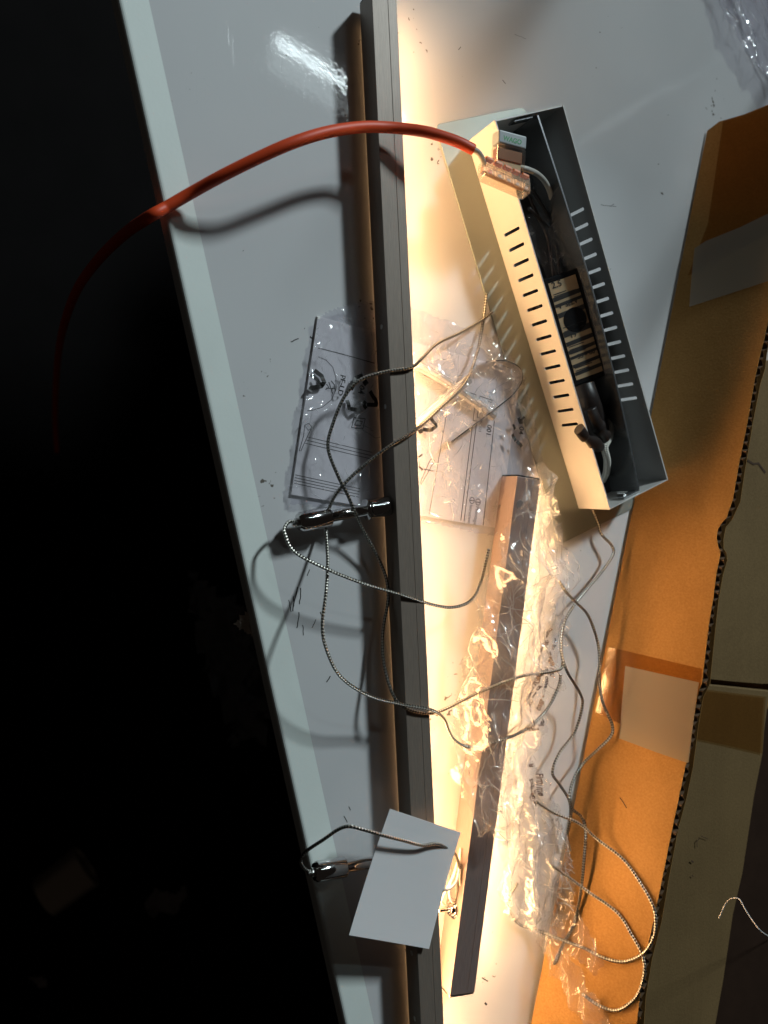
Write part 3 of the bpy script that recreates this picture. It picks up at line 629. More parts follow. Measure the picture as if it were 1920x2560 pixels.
for k in range(5):
    s0 = L_ * (k + .10) / 5; w5 = L_ * .80 / 5
    obj('lever', obox(bo + e * s0 - g * .0014 + up_ * (H2 - .0030), e * w5, g * .0024, up_ * .0032, .0005, 1), ORANGE, con)
    bm = bm_new()
    for (a_, b_, c_, d_) in ((0, .0048, 1, .0005), (0, .0108, 1, .0005), (0, .0048, .13, .0065), (.87, .0048, .13, .0065), (.25, .0068, .5, .0004), (.25, .0082, .5, .0004)):
        obox(bo + e * (s0 + w5 * a_) + g * b_ + up_ * (H2 - .0001), e * w5 * c_, g * d_, up_ * .0007, 0, 1, bm)
    obj('wire_port', bm, CLEAR, con)
    obj('port_recess', obox(bo + e * (s0 + w5 * .28) + g * .0086 + up_ * (H2 - .0004), e * w5 * .44, g * .0018, up_ * .0006), ORANGE if k in (0,) else simple('brown recess', (0.42, 0.26, 0.16), .4), con)

cz = 0.0440
gA, gB, gD = P(1248, 322, cz), P(1318, 341, cz), P(1234, 400, cz - .001)
e = (gB - gA).normalized(); L_ = (gB - gA).length; g = (gD - gA); g = (g - g.dot(e) * e).normalized(); G_L = (P(1236, 404, cz) - gA).dot(g)
up_ = e.cross(g); up_ = up_ if up_.z > 0 else -up_
hh = .0082
con2 = thing('block_connector', 'grey topped block connector with green lettering above the clear one', 'connector', gA - up_ * hh)
bo = gA - up_ * hh
SPL = G_L * .40
obj('grey_top', obox(bo, e * L_, g * (SPL - .0003), up_ * hh, .0010, 3), GREYP, con2)
obj('clear_base', obox(bo + g * SPL, e * L_, g * (G_L - SPL + .003), up_ * hh, .0010, 3), CLEAR2, con2)
obj('lever', obox(bo + g * (SPL + .0012) + e * .0012, e * (L_ - .0024), g * (G_L * .36), up_ * (hh - .0022), .0006, 2), simple('brown lever', (0.24, 0.09, 0.035), .35), con2)
obj('contact_plate', obox(bo + g * (SPL + G_L * .40) + e * .0012, e * (L_ - .0024), g * (G_L * .22), up_ * (hh - .003), .0004, 1), simple('pale contact', (0.60, 0.47, 0.30), .4), con2)
tx = bo + up_ * (hh + .00015) + e * .0032 + g * (SPL * .72)
bm = bm_new(); lettering('WAGO', tx, e, .0042, bm, bold=.00018, shear=.15)
obj('lettering', bm, GREENINK, con2)

# ------------------------------------------------------------------ instruction sheet
SZ = 0.0022
s_bl, s_br, s_tl = P(727, 1236, SZ), P(1247, 1321, SZ), P(812, 793, SZ)
su = (s_br - s_bl).normalized(); sv = (s_tl - s_bl); sv = (sv - sv.dot(su) * su); SHT = sv.length; sv.normalize(); SW = (s_br - s_bl).length
sheet = thing('instruction_leaflet', 'folded printed assembly leaflet in clear bag under the lit bar', 'leaflet', s_bl - UZ * .0018)
for k in range(3):
    j = k * .00055
    obj('leaf', obox(s_bl + UZ * (-.0018 + j) + su * (.0002 * k), su * (SW - .0006 * (2 - k)), sv * (SHT - .0004 * k), UZ * .0004), PAPER, sheet)
SZI = SZ - .0018 + .0011 + .0004 + .00006
bm = bm_new()
def ln(*px, wd=.00045):
    stroke([P(u, v, SZI) for u, v in px], wd, bm)
ln((796, 870), (866, 888), (936, 908), wd=.0006)
for k in range(3): ln((767 - k * 2, 1092 + k * 8), (930 - k * 2, 1131 + k * 8), wd=.0004)
for k in range(4): ln((738 - k, 1187 + k * 7), (900 - k, 1222 + k * 7), wd=.0004)
ln((796, 892), (815, 900), (832, 918), (840, 945), (840, 975), (828, 1000), (806, 1018), (780, 1026), (768, 1027), wd=.0004)
ln((762, 1063), (772, 1058), (780, 1068), (771, 1076), (762, 1063), (759, 1090), (748, 1128), wd=.00045); ln((780, 1068), (768, 1092), (752, 1128), wd=.00045)
ln((816, 970), (838, 972), wd=.0006); ln((822, 955), (832, 985), wd=.0006); ln((828, 952), (836, 962), (838, 978), wd=.0006); ln((816, 960), (822, 968), (814, 974), wd=.0006)
for k in (0, 1):
    c, r = (896, 1058), (14, 7)[k]
    ln((c[0] - r + 3, c[1] - r), (c[0] + r + 3, c[1] - r + 3), (c[0] + r - 3, c[1] + r), (c[0] - r - 3, c[1] + r - 3), (c[0] - r + 3, c[1] - r), wd=.0008)
ln((1117, 1031), (1073, 1285)); ln((1187, 1016), (1152, 1301), wd=.0006); ln((1195, 1028), (1160, 1303), wd=.0006); ln((1236, 1052), (1208, 1313), wd=.0006)
ln((1060, 938), (1110, 960), (1164, 978), (1190, 987), (1189, 998), wd=.0006); ln((1198, 1003), (1199, 990), (1234, 1002), wd=.0006)
ln((1050, 1208), (1075, 1150), (1084, 1156), (1052, 1212), wd=.0005); ln((1075, 1150), (1081, 1147), (1087, 1152), (1084, 1160), wd=.0005); ln((1052, 1171), (1066, 1174), (1084, 1178), wd=.0007); ln((1048, 1165), (1056, 1176), wd=.0014)
ln((1046, 1143), (1056, 1136), wd=.0012); ln((1044, 1160), (1050, 1154), (1048, 1164), wd=.0005)
for (cu_, cv_) in ((1195, 1255), (1180, 1251)):
    ln(*[(cu_ + 6 * math.cos(a / 10 * 2 * math.pi), cv_ + 8 * math.sin(a / 10 * 2 * math.pi)) for a in range(11)], wd=.0005); ln((cu_ - 5, cv_), (cu_ + 5, cv_ + 1), wd=.0006)
td = -sv
lettering('001', P(1219, 1061, SZI), td, .0052, bm, bold=.00012); lettering('1', P(1221, 1000, SZI), td, .0045, bm, bold=.0001); lettering('L:', P(1219, 1040, SZI), td, .0045, bm)
lettering('09-2023', P(1201, 1046, SZI), td, .0028, bm); lettering('R', P(1203, 1003, SZI), td, .0028, bm)
lettering('Montage', P(1190, 1265, SZI), td, .0037, bm); lettering('Istruzion', P(1175, 1261, SZI), td, .0037, bm)
tag(obj('printing', bm, INK, sheet), kind='stuff')

# ------------------------------------------------------------------ crumpled film
def tri(t): t = t % 1.0; return abs(2 * t - 1)
def make_crumple(seed, lams, k=.13, ang=None, spread=math.pi):
    r = random.Random(seed); W = []
    for l in lams:
        for j in range(2):
            a = r.uniform(0, math.pi) if ang is None else ang + r.uniform(-spread, spread)
            W.append((math.cos(a) / l, math.sin(a) / l, r.random(), l * k * r.uniform(.6, 1.2)))
    ph = [r.uniform(0, 6.28) for _ in range(6)]
    def f(x, y):
        xx = x + .006 * math.sin(y * 90 + ph[0]) + .003 * math.sin(x * 170 + y * 120 + ph[1])
        yy = y + .006 * math.sin(x * 100 + ph[2]) + .003 * math.sin(y * 190 - x * 130 + ph[3])
        return sum(a * tri(cx_ * xx + cy_ * yy + p) for cx_, cy_, p, a in W)
    return f
def inside(x, y, poly):
    c = False; n = len(poly)
    for i in range(n):
        x0, y0 = poly[i]; x1, y1 = poly[(i + 1) % n]
        if (y0 > y) != (y1 > y) and x < (x1 - x0) * (y - y0) / (y1 - y0) + x0: c = not c
    return c
def film_sheet(poly_px, zpoly, hfun, sp, seed, ragged=.002, bm=None):
    """creased film over the outline; hfun(x,y) gives the film's height"""
    bm = bm or bm_new(); r = random.Random(seed)
    poly = []
    pts = [P(u, v, zpoly) for u, v in poly_px]
    for i in range(len(pts)):
        a, b = pts[i], pts[(i + 1) % len(pts)]; n = max(1, int((b - a).length / .006))
        for k in range(n):
            q_ = a.lerp(b, k / n); poly.append((q_.x + r.uniform(-ragged, ragged), q_.y + r.uniform(-ragged, ragged)))
    x0, x1 = min(p[0] for p in poly), max(p[0] for p in poly); y0, y1 = min(p[1] for p in poly), max(p[1] for p in poly)
    nx, ny = int((x1 - x0) / sp) + 1, int((y1 - y0) / sp) + 1; V = {}
    def vert(i, j):
        if (i, j) not in V:
            x = x0 + i * sp + r.uniform(-.3, .3) * sp; y = y0 + j * sp + r.uniform(-.3, .3) * sp
            V[i, j] = bm.verts.new((x, y, hfun(x, y)))
        return V[i, j]
    for i in range(nx):
        for j in range(ny):
            if inside(x0 + (i + .5) * sp, y0 + (j + .5) * sp, poly):
                a, b, c, d = vert(i, j), vert(i + 1, j), vert(i + 1, j + 1), vert(i, j + 1)
                if (i + j) % 2: bm.faces.new((a, b, c)); bm.faces.new((a, c, d))
                else: bm.faces.new((a, b, d)); bm.faces.new((b, c, d))
    return bm
def sstep(t): t = max(0, min(1, t)); return t * t * (3 - 2 * t)

# bag 1: around the leaflet, pinned under the lit bar
def under_bar(x, y, m=.004):
    d = (Vector((x, y, 0)) - Vector((o.x, o.y, 0))).dot(bn); return sstep((max(-d, d - BW)) / m + .0) if (d < 0 or d > BW) else 0.0
def ridged1(x, y):
    w1 = noise.noise(Vector((x * 30, y * 30, 4.4))) * .010; z = 0
    for i, (l, k) in enumerate(((.028, .10), (.014, .16), (.007, .2))):
        n_ = noise.noise(Vector(((x + w1) / l, (y * .55 - w1) / l, 2.2 + i * 4)))
        if abs(n_) < .4: z += l * k * (1 - abs(n_) * 2.5) ** 2
    return z
cr1 = ridged1
bulge = P(1180, 985, 0)
def h1(x, y):
    k = under_bar(x, y, .012); b = math.exp(-((x - bulge.x) ** 2 + (y - bulge.y) ** 2) / (.035 ** 2))
    return .0025 + k * (.0004 + .010 * b + cr1(x, y) * (.75 + .8 * b))
bag1_px = [(792, 800), (818, 778), (960, 748), (1060, 775), (1160, 830), (1240, 855), (1275, 900), (1310, 990), (1345, 1100), (1372, 1195), (1330, 1225), (1285, 1330), (1245, 1340), (1060, 1306), (905, 1276), (722, 1258), (728, 1190)]
bag1 = thing('leaflet_bag', 'clear printed plastic bag holding the folded leaflet under the lit bar', 'plastic bag', P(1000, 1040, 0))
obj('film', film_sheet(bag1_px, .003, h1, .0014, 11, .0012), FILM, bag1, smooth=True)
bm = bm_new(); zf1 = lambda x, y: max(h1(x, y), .003)
dn = -sv
lettering('PE-LD', P(850, 936, .004), dn, .0052, bm, zf1, .0006, bold=.0001)
lettering('04', P(897, 962, .004), dn, .0058, bm, zf1, .0006, bold=.0001)
def ink(*px, wd=.002):
    pts = []
    for (u, v), (u2, v2) in zip(px, px[1:]):
        for k in range(5): pts.append(P(u + (u2 - u) * k / 5, v + (v2 - v) * k / 5, .004))
    pts.append(P(*px[-1], .004))
    for q_ in pts: q_.z = zf1(q_.x, q_.y) + .0006
    stroke(pts, wd, bm)
ink((905, 939), (888, 945), (876, 975), wd=.0026); ink((868, 1000), (872, 1022), (888, 1026), (900, 1022), wd=.0026); ink((924, 978), (940, 1000), (942, 1012), (915, 1012), wd=.0026); ink((912, 1004), (905, 1012), (914, 1022), wd=.0024); ink((908, 952), (916, 962), wd=.0035)
ink((786, 926), (804, 940), (808, 956), (802, 966), (778, 970), (774, 978), wd=.0028); ink((786, 944), (802, 962), wd=.0018)
ink((1062, 1032), (1074, 1052), (1083, 1066), (1072, 1076), (1052, 1074), wd=.0024); ink((1050, 1084), (1046, 1074), wd=.003)
lettering('04', P(1290, 1066, .004), dn, .0058, bm, zf1, .0006, bold=.00008)
ink((1300, 1044), (1288, 1054), wd=.0016); ink((1286, 1046), (1290, 1058), (1297, 1056), wd=.0022); ink((1272, 1062), (1278, 1075), wd=.0018); ink((1270, 1086), (1280, 1104), wd=.0024); ink((1285, 1104), (1298, 1118), wd=.0026)
tag(obj('printing', bm, INK, bag1), kind='stuff')

# bent metal band and textile sleeves lying in that bag
band_px = [(1128, 1105), (1180, 1066), (1240, 1021), (1284, 985), (1306, 950), (1303, 925), (1284, 909), (1255, 901), (1215, 905)]
path = crom([P(u, v, .012) for u, v in band_px], 8); bm = bm_new(); rows = []
for i, q_ in enumerate(path):
    t = (path[min(i + 1, len(path) - 1)] - path[max(i - 1, 0)]); t.z = 0; t.normalize(); s_ = Vector((-t.y, t.x, 0)) * .0004
    rows.append([bm.verts.new(Vector((q_.x, q_.y, z)) + sgn * s_) for z, sgn in ((.0030, 1), (.0030, -1), (.0120, -1), (.0120, 1))])
for i in range(len(rows) - 1):
    for k in range(4): bm.faces.new((rows[i][k], rows[i][(k + 1) % 4], rows[i + 1][(k + 1) % 4], rows[i + 1][k]))
bm.faces.new(rows[0]); bm.faces.new(rows[-1][::-1]); bmesh.ops.recalc_face_normals(bm, faces=bm.faces)
tag(obj('metal_band', bm, simple('bright bent steel', (0.86, 0.84, 0.80), 0.22, 1.0)), 'hook-shaped bent metal band inside the leaflet bag', 'metal band')
cable('textile_sleeve', [(1040, 1062, .0045), (1085, 1022, .006), (1130, 984, .008), (1172, 948, .009)], .0032, SLEEVE, 'cream braided sleeve slanting up from the lit bar in the bag', 'sleeve', 'cream sleeves', sides=14)
cable('textile_sleeve', [(1040, 912, .0045), (1100, 945, .005), (1160, 985, .0055), (1235, 1042, .0055)], .0032, SLEEVE, 'cream braided sleeve passing underneath the other sleeve in the bag', 'sleeve', 'cream sleeves', sides=14)

# bag 2: long crumpled bag over the spare bar
def ridged(seed, lams, k, d_, stretch=3.0):
    c, s_ = d_.x, d_.y
    def f(x, y):
        u, v = (x * c + y * s_) / stretch, -x * s_ + y * c
        w1 = noise.noise(Vector((u * 25, v * 25, seed))) * .012; w2 = noise.noise(Vector((u * 25 + 7, v * 25, seed + 9))) * .012
        z = 0
        for i, l in enumerate(lams):
            n_ = noise.noise(Vector(((u + w1) / l, (v + w2) / l, seed * 3.1 + i * 5)))
            z += l * k * (1 - abs(n_) * 2.2) ** 2 if abs(n_) < .45 else 0
        return z
    return f
fold_dir = (Vector((sd.x, sd.y, 0)) + Vector((.25, 0, 0))).normalized()
cr2 = ridged(2.3, (.036, .018, .009, .0045), .38, fold_dir, 2.6)
cr3 = ridged(5.7, (.024, .012, .006), .40, Vector((sd.x, sd.y, 0)), 2.2)
def h2base(x, y):
    r_ = Vector((x, y, 0)) - Vector((so.x, so.y, 0)); d = r_.dot(sn); l = r_.dot(sd)
    dd = max(-d, d - BW2, 0); dl = max(-l, l - (SLEN), 0); k = 1 - sstep(math.hypot(dd / .020, dl / .02))
    # lies up the cardboard on the right
    pz = max(0.0, (x - (P(1480, 1600).x + (y - P(1480, 1600).y) * -0.0)) * 0.0)
    return .0025 + k * .0190
def h2(x, y):
    b = max(h2base(x, y), min(flap_z(x, y) + .002, .024)); return b + max(0, cr2(x, y))
def h3(x, y):
    b = max(h2base(x, y) * .5, min(flap_z(x, y) + .001, .018))
    return b + max(0, cr3(x, y) * .8) + .0004
bag2_px = [(1288, 1185), (1330, 1160), (1362, 1195), (1392, 1290), (1405, 1345), (1442, 1410), (1428, 1470), (1424, 1540), (1412, 1640), (1395, 1700), (1340, 1760), (1338, 1860), (1345, 1920), (1372, 1990), (1412, 2060), (1425, 2120), (1418, 2200), (1405, 2260), (1392, 2320), (1388, 2365), (1368, 2385), (1345, 2340), (1310, 2322), (1270, 2290), (1240, 2220), (1246, 2090), (1225, 2082), (1195, 2072), (1178, 2050), (1150, 2060), (1138, 2000), (1122, 1930), (1126, 1850), (1150, 1740), (1150, 1660), (1172, 1560), (1170, 1500), (1205, 1410), (1232, 1330), (1262, 1250)]
bag2 = thing('lamp_bag', 'long crumpled milky plastic bag pulled over the spare lamp bar', 'plastic bag', P(1300, 1750, 0))
obj('film', film_sheet(bag2_px, .010, h2, .0013, 5, .0025), FILM2, bag2, smooth=True)
inner_px = [(1290, 1200), (1350, 1200), (1395, 1340), (1420, 1450), (1390, 1650), (1330, 1750), (1330, 1900), (1400, 2060), (1410, 2200), (1385, 2290), (1372, 2350), (1352, 2335), (1260, 2210), (1250, 2080), (1185, 2050), (1145, 1990), (1140, 1880), (1170, 1700), (1190, 1500), (1250, 1320)]
obj('inner_film', film_sheet(inner_px, .006, h3, .0017, 6, .003), FILM2, bag2, smooth=True)
cr8 = ridged(8.1, (.020, .010, .005), .42, Vector((1, 0, 0)), 2.0)
tw1 = (FL1 - FL0).normalized(); tw2 = fn_.cross(tw1)
def film_on_plane(px, seed, sp=.0014, amp=1.0, ragged=.002):
    def to2(p_): return ((p_ - FL0).dot(tw1), (p_ - FL0).dot(tw2))
    r = random.Random(seed); pts = [PP(u, v, FPL) for u, v in px]; poly = []
    for i in range(len(pts)):
        a, b = pts[i], pts[(i + 1) % len(pts)]; n = max(1, int((b - a).length / .006))
        for k in range(n):
            q_ = to2(a.lerp(b, k / n)); poly.append((q_[0] + r.uniform(-ragged, ragged), q_[1] + r.uniform(-ragged, ragged)))
    bm = bm_new(); x0, x1 = min(p[0] for p in poly), max(p[0] for p in poly); y0, y1 = min(p[1] for p in poly), max(p[1] for p in poly); V = {}
    def vert(i, j):
        if (i, j) not in V:
            x = x0 + i * sp + r.uniform(-.3, .3) * sp; y = y0 + j * sp + r.uniform(-.3, .3) * sp
            V[i, j] = bm.verts.new(FL0 + tw1 * x + tw2 * y + fn_ * (.0012 + max(0, cr8(x, y)) * amp))
        return V[i, j]
    for i in range(int((x1 - x0) / sp) + 1):
        for j in range(int((y1 - y0) / sp) + 1):
            if inside(x0 + (i + .5) * sp, y0 + (j + .5) * sp, poly):
                a, b, c, d = vert(i, j), vert(i + 1, j), vert(i + 1, j + 1), vert(i, j + 1)
                bm.faces.new((a, b, c)); bm.faces.new((a, c, d))
    return bm
obj('film_tail', film_on_plane([(1396, 2270), (1418, 2330), (1440, 2400), (1520, 2530), (1570, 2620), (1500, 2620), (1450, 2520), (1392, 2430), (1360, 2345)], 71), FILM2, bag2, smooth=True)
obj('film_tail', film_on_plane([(1400, 2200), (1425, 2230), (1480, 2330), (1520, 2400), (1500, 2440), (1430, 2380), (1390, 2300)], 72, amp=.5), FILM, bag2, smooth=True)
bm = bm_new(); zf2 = lambda x, y: h2(x, y)
wdir = P(1395, 1560, .02) - P(1330, 1790, .02)
WARN = [(1296, 1766, 'ATENTIUNE', .0056, 62, -105), (1316, 1776, 'auto nu ca', .0046, 50, -110), (1338, 1772, 'oser rau', .0044, 40, -110), (1278, 1806, 'nu ca', .0044, 75, -50), (1296, 1822, 'auto une', .0044, 75, -50), (1318, 1826, 'nu', .0044, 60, -60),
        (1356, 1718, 'auto nu', .0046, 34, -120), (1376, 1690, 'rau une', .0044, 24, -120), (1392, 1660, 'oser', .0044, 14, -100), (1404, 1630, 'nu ca', .0040, 8, -100), (1346, 1660, 'une ca', .0042, 40, -120), (1366, 1640, 'rau nu', .0042, 32, -120), (1384, 1600, 'auto', .0042, 20, -110), (1330, 1700, 'ca nu', .0042, 50, -110),
        (1352, 1940, 'Firm me', .0050, 12, 90), (1340, 1958, 'sag b', .0056, 14, 70), (1326, 1972, 'oum e', .0048, 10, 60), (1334, 1916, 'is', .0040, 6, 60), (1318, 1990, 'rn', .0044, 10, 60)]
for u, v, t, sz, du_, dv_ in WARN:
    d_ = P(u + du_, v + dv_, .015) - P(u, v, .015); d_.z = 0
    lettering(t, P(u, v, .015), d_, sz, bm, zf2, .0026, bold=.00016)
tag(obj('printing', bm, BROWNINK, bag2), kind='stuff')

# scrap of film inside the canopy and loose film at the far corner
cr4 = make_crumple(9, (.02, .012, .007, .004), .14)
fo = P(1370, 610, .012)
bm = film_sheet([(1318, 545), (1362, 530), (1400, 580), (1420, 640), (1410, 690), (1368, 695), (1340, 630)], .014, lambda x, y: .010 + cr4(x, y) * .8, .0013, 8)
tag(obj('film_scrap', bm, FILM), 'crumpled clear film scrap stuffed in the canopy above the driver', 'plastic film')
cr5 = ridged(9.4, (.12, .06, .028, .012), .30, Vector((.6, .8, 0)), 2.2)
heap = [(.46, .53), (.51, .48), (.56, .44), (.60, .41), (.64, .37), (.70, .32), (.95, .36), (1.0, .62), (.92, .86), (.72, .92), (.50, .90), (.385, .78), (.375, .64), (.415, .54)]  # tall out-of-view mound added to dim the ceiling tube on the right
def heap_h(x, y):
    d = min(geometry.intersect_point_line(Vector((x, y)), Vector(a_), Vector(b_))[0].to_2d().__sub__(Vector((x, y))).length if 0 <= geometry.intersect_point_line(Vector((x, y)), Vector(a_), Vector(b_))[1] <= 1 else 9 for a_, b_ in zip(heap, heap[1:] + heap[:1]))
    return .004 + .34 * sstep(min(d, .2) / .16) + cr5(x, y) * (.6 + 3 * min(d, .15))
bm = bm_new(); SPH = .004; V_ = {}
def hv_(i, j):
    if (i, j) not in V_: V_[i, j] = bm.verts.new((i * SPH, j * SPH, heap_h(i * SPH, j * SPH)))
    return V_[i, j]
for i in range(90, 258):
    for j in range(75, 236):
        if inside((i + .5) * SPH, (j + .5) * SPH, heap):
            a, b, c, d = hv_(i, j), hv_(i + 1, j), hv_(i + 1, j + 1), hv_(i, j + 1); bm.faces.new((a, b, c)); bm.faces.new((a, c, d))
hp = thing('film_heap', 'heap of loose clear plastic film at the top corner, its tall unseen part added for shade', 'plastic film', (.6, .5, 0))
obj('film', bm, FILM3, hp, smooth=True)
crc = ridged(3.9, (.04, .02, .009), .30, Vector((.5, -.85, 0)), 3.0)
hcor = lambda x, y: .004 + crc(x, y)
obj('film_corner', film_sheet([(1788, -80), (1808, 20), (1840, 90), (1872, 140), (1905, 185), (1990, 262), (2120, 200), (2120, -120)], .01, hcor, .0016, 55, .002), FILM, hp, smooth=True)
HEAPPX = [(1790, -80), (1835, 60), (1880, 140), (1960, 215), (2050, 200), (2050, -120)]

# sharp little folds that stand up from the films
CREASE = mat_film('sharp film fold', 0.33, 0.10, gain=1.8, hcol=(0.95, 0.95, 0.95))
def creases(px, zpoly, hf, n, seed, dirv, spread, lmin, lmax, wmax=.00034, lift=.0006):
    r = random.Random(seed); pts = [P(u, v, zpoly) for u, v in px]; poly = [(p_.x, p_.y) for p_ in pts]
    x0, x1 = min(p[0] for p in poly), max(p[0] for p in poly); y0, y1 = min(p[1] for p in poly), max(p[1] for p in poly)
    bm = bm_new(); a0_ = math.atan2(dirv[1], dirv[0]); made = 0
    while made < n:
        x, y = r.uniform(x0, x1), r.uniform(y0, y1)
        if not inside(x, y, poly): continue
        a = a0_ + r.gauss(0, spread); cv = r.uniform(-11, 11); Ls = lmin + (lmax - lmin) * r.random() ** 2; k = max(4, int(Ls / .0012)); prev = None; w0 = r.uniform(.3, 1) * wmax
        tilt = r.uniform(-.7, .7)
        for i in range(k + 1):
            if not inside(x, y, poly): break
            wv = w0 * math.sin(math.pi * (i + .3) / (k + .6)) + .00004
            sx, sy = -math.sin(a), math.cos(a); z = hf(x, y) + lift
            cur = (bm.verts.new((x + sx * wv, y + sy * wv, z + tilt * wv)), bm.verts.new((x, y, z + wv * .9)), bm.verts.new((x - sx * wv, y - sy * wv, z - tilt * wv)))
            if prev: bm.faces.new((prev[0], cur[0], cur[1], prev[1])); bm.faces.new((prev[1], cur[1], cur[2], prev[2]))
            prev = cur; st = Ls / k; x += math.cos(a) * st; y += math.sin(a) * st; a += cv * st + r.gauss(0, .05)
            if r.random() < .06: a += r.uniform(-.9, .9)
        made += 1
    return bm
tag(obj('fold_crease', creases(bag2_px, .010, h2, 480, 101, (sd.x + .2, sd.y), .50, .004, .050), CREASE, bag2), kind='stuff')
tag(obj('fold_crease', creases([(1246, 2000), (1370, 1990), (1420, 2100), (1415, 2250), (1370, 2350), (1270, 2290), (1240, 2200)], .010, h2, 110, 102, (1, -.6), 1.2, .004, .020), CREASE, bag2), kind='stuff')
tag(obj('fold_crease', creases([(1180, 1880), (1260, 1880), (1250, 2078), (1190, 2065)], .018, h2, 40, 103, (1, .1), .5, .004, .014, .0003), CREASE, bag2), kind='stuff')
tag(obj('fold_crease', creases(bag1_px, .003, h1, 110, 104, (.4, -.9), .8, .003, .022, .00032, .0004), CREASE, bag1), kind='stuff')
tag(obj('fold_crease', creases([(1050, 850), (1230, 860), (1300, 1000), (1280, 1080), (1060, 1060)], .003, h1, 80, 105, (.6, .7), 1.0, .004, .026, .00032, .0004), CREASE, bag1), kind='stuff')

tag(obj('fold_crease', creases(HEAPPX, .01, hcor, 70, 106, (.5, -.85), .35, .006, .06, .0006), CREASE, hp), kind='stuff')

# ------------------------------------------------------------------ white card
cz = .0300
ca = [P(972, 2020, .0345), P(1147, 2078, .0255), P(1068, 2368, .0245), P(870, 2335, .0345)]
cn = (ca[1] - ca[0]).cross(ca[3] - ca[0]).normalized(); cn = cn if cn.z > 0 else -cn
bm = bm_new(); g_ = []
for k_, lift_ in ((0, 0), (1, .0003)):
    for i in range(9):
        for j in range(9):
            p_ = ca[0].lerp(ca[1], i / 8).lerp(ca[3].lerp(ca[2], i / 8), j / 8)
            g_.append(bm.verts.new(p_ + cn * (lift_ + .0016 * ((j / 8 - .5) ** 2 * 4) * .6 + .0008 * (i / 8) ** 2)))
for i in range(8):
    for j in range(8):
        q_ = (i * 9 + j, i * 9 + j + 1, (i + 1) * 9 + j + 1, (i + 1) * 9 + j)
        bm.faces.new([g_[t_] for t_ in q_]); bm.faces.new([g_[t_ + 81] for t_ in q_][::-1])
for t_ in range(8):
    for a_, b_ in ((t_, t_ + 1), (72 + t_, 73 + t_), (t_ * 9, t_ * 9 + 9), (t_ * 9 + 8, t_ * 9 + 17)): bm.faces.new((g_[a_], g_[b_], g_[b_ + 81], g_[a_ + 81]))
bmesh.ops.recalc_face_normals(bm, faces=bm.faces)
tag(obj('blank_card', bm, CARDM), 'blank white card resting across the lit bar and lower fitting', 'card')

# ------------------------------------------------------------------ cardboard carton
carton = thing('cardboard_carton', 'opened brown cardboard carton with torn corrugated edge beside the canopy', 'carton', P(1700, 1700, 0))
torn = [(1990, 500), (1950, 680), (1930, 760), (1916, 819), (1910, 850), (1902, 879), (1894, 915), (1886, 952), (1869, 1053), (1845, 1173), (1832, 1249), (1816, 1294), (1801, 1312), (1794, 1324), (1791, 1344), (1796, 1368), (1801, 1378), (1799, 1395), (1791, 1433), (1783, 1496), (1772, 1562), (1755, 1706), (1743, 1740), (1732, 1810), (1714, 1912), (1698, 1990), (1681, 2070), (1657, 2190), (1633, 2305), (1612, 2396), (1599, 2497), (1592, 2555), (1575, 2700)]
left = [(1768, 327), (1798, 304), (1812, 300), (1860, 286), (1920, 262), (2010, 228)]
bot = [(1300, 2700)]
out_px = left + torn + bot
TH = .0065
front = [PP(u, v, FPL) + Vector((0, 0, 0)) for u, v in out_px]
def sheet_prism(pts, n_, th):
    b = bm_new(); A = [b.verts.new(p_) for p_ in pts]; B = [b.verts.new(p_ - n_ * th) for p_ in pts]
    tr = geometry.tessellate_polygon([[Vector(((p_ - pts[0]).dot(e_) for e_ in (t1, t2))).to_3d() if False else Vector(((p_ - pts[0]).dot(t1), (p_ - pts[0]).dot(t2), 0)) for p_ in pts]])
    for t in tr: b.faces.new([A[i] for i in t]); b.faces.new([B[i] for i in t][::-1])
    for i in range(len(pts)): b.faces.new((A[i], A[(i + 1) % len(pts)], B[(i + 1) % len(pts)], B[i]))
    bmesh.ops.recalc_face_normals(b, faces=b.faces); return b
t1 = (FL1 - FL0).normalized(); t2 = fn_.cross(t1)
obj('flap_liner', sheet_prism(front, fn_, .0006), BOARD, carton, label='orange-lit leaning flap with torn edge')
# backing liner a flute away, and the wavy fluting between them along the torn edge
inset = [p_ for p_ in front]
inw = (FL0 - FLR); inw = (inw - inw.dot(fn_) * fn_); inw = (inw - inw.dot(t1) * t1).normalized()
back = [p_ - fn_ * (TH - .0006) - (inw * (.0030 + .0008 * math.sin(i_ * 1.7)) if len(left) <= i_ < len(left) + len(torn) else inw * 0) for i_, p_ in enumerate(front)]
obj('back_liner', sheet_prism(back, fn_, .0006), BOARD, carton)
FLUTE = simple('fluting darkened for shade', (0.10, 0.055, 0.025), .8)  # colour darkened to stand for the shade inside the flutes
tpts = crom([PP(u, v, FPL) for u, v in torn[2:-1]], 3)
L = [0]
for a, b in zip(tpts, tpts[1:]): L.append(L[-1] + (b - a).length)
bm = bm_new(); prev = None; tot = L[-1]; npt = int(tot / .0008); j = 0
inw = (FL0 - FLR); inw = (inw - inw.dot(fn_) * fn_); inw = (inw - inw.dot(t1) * t1).normalized()
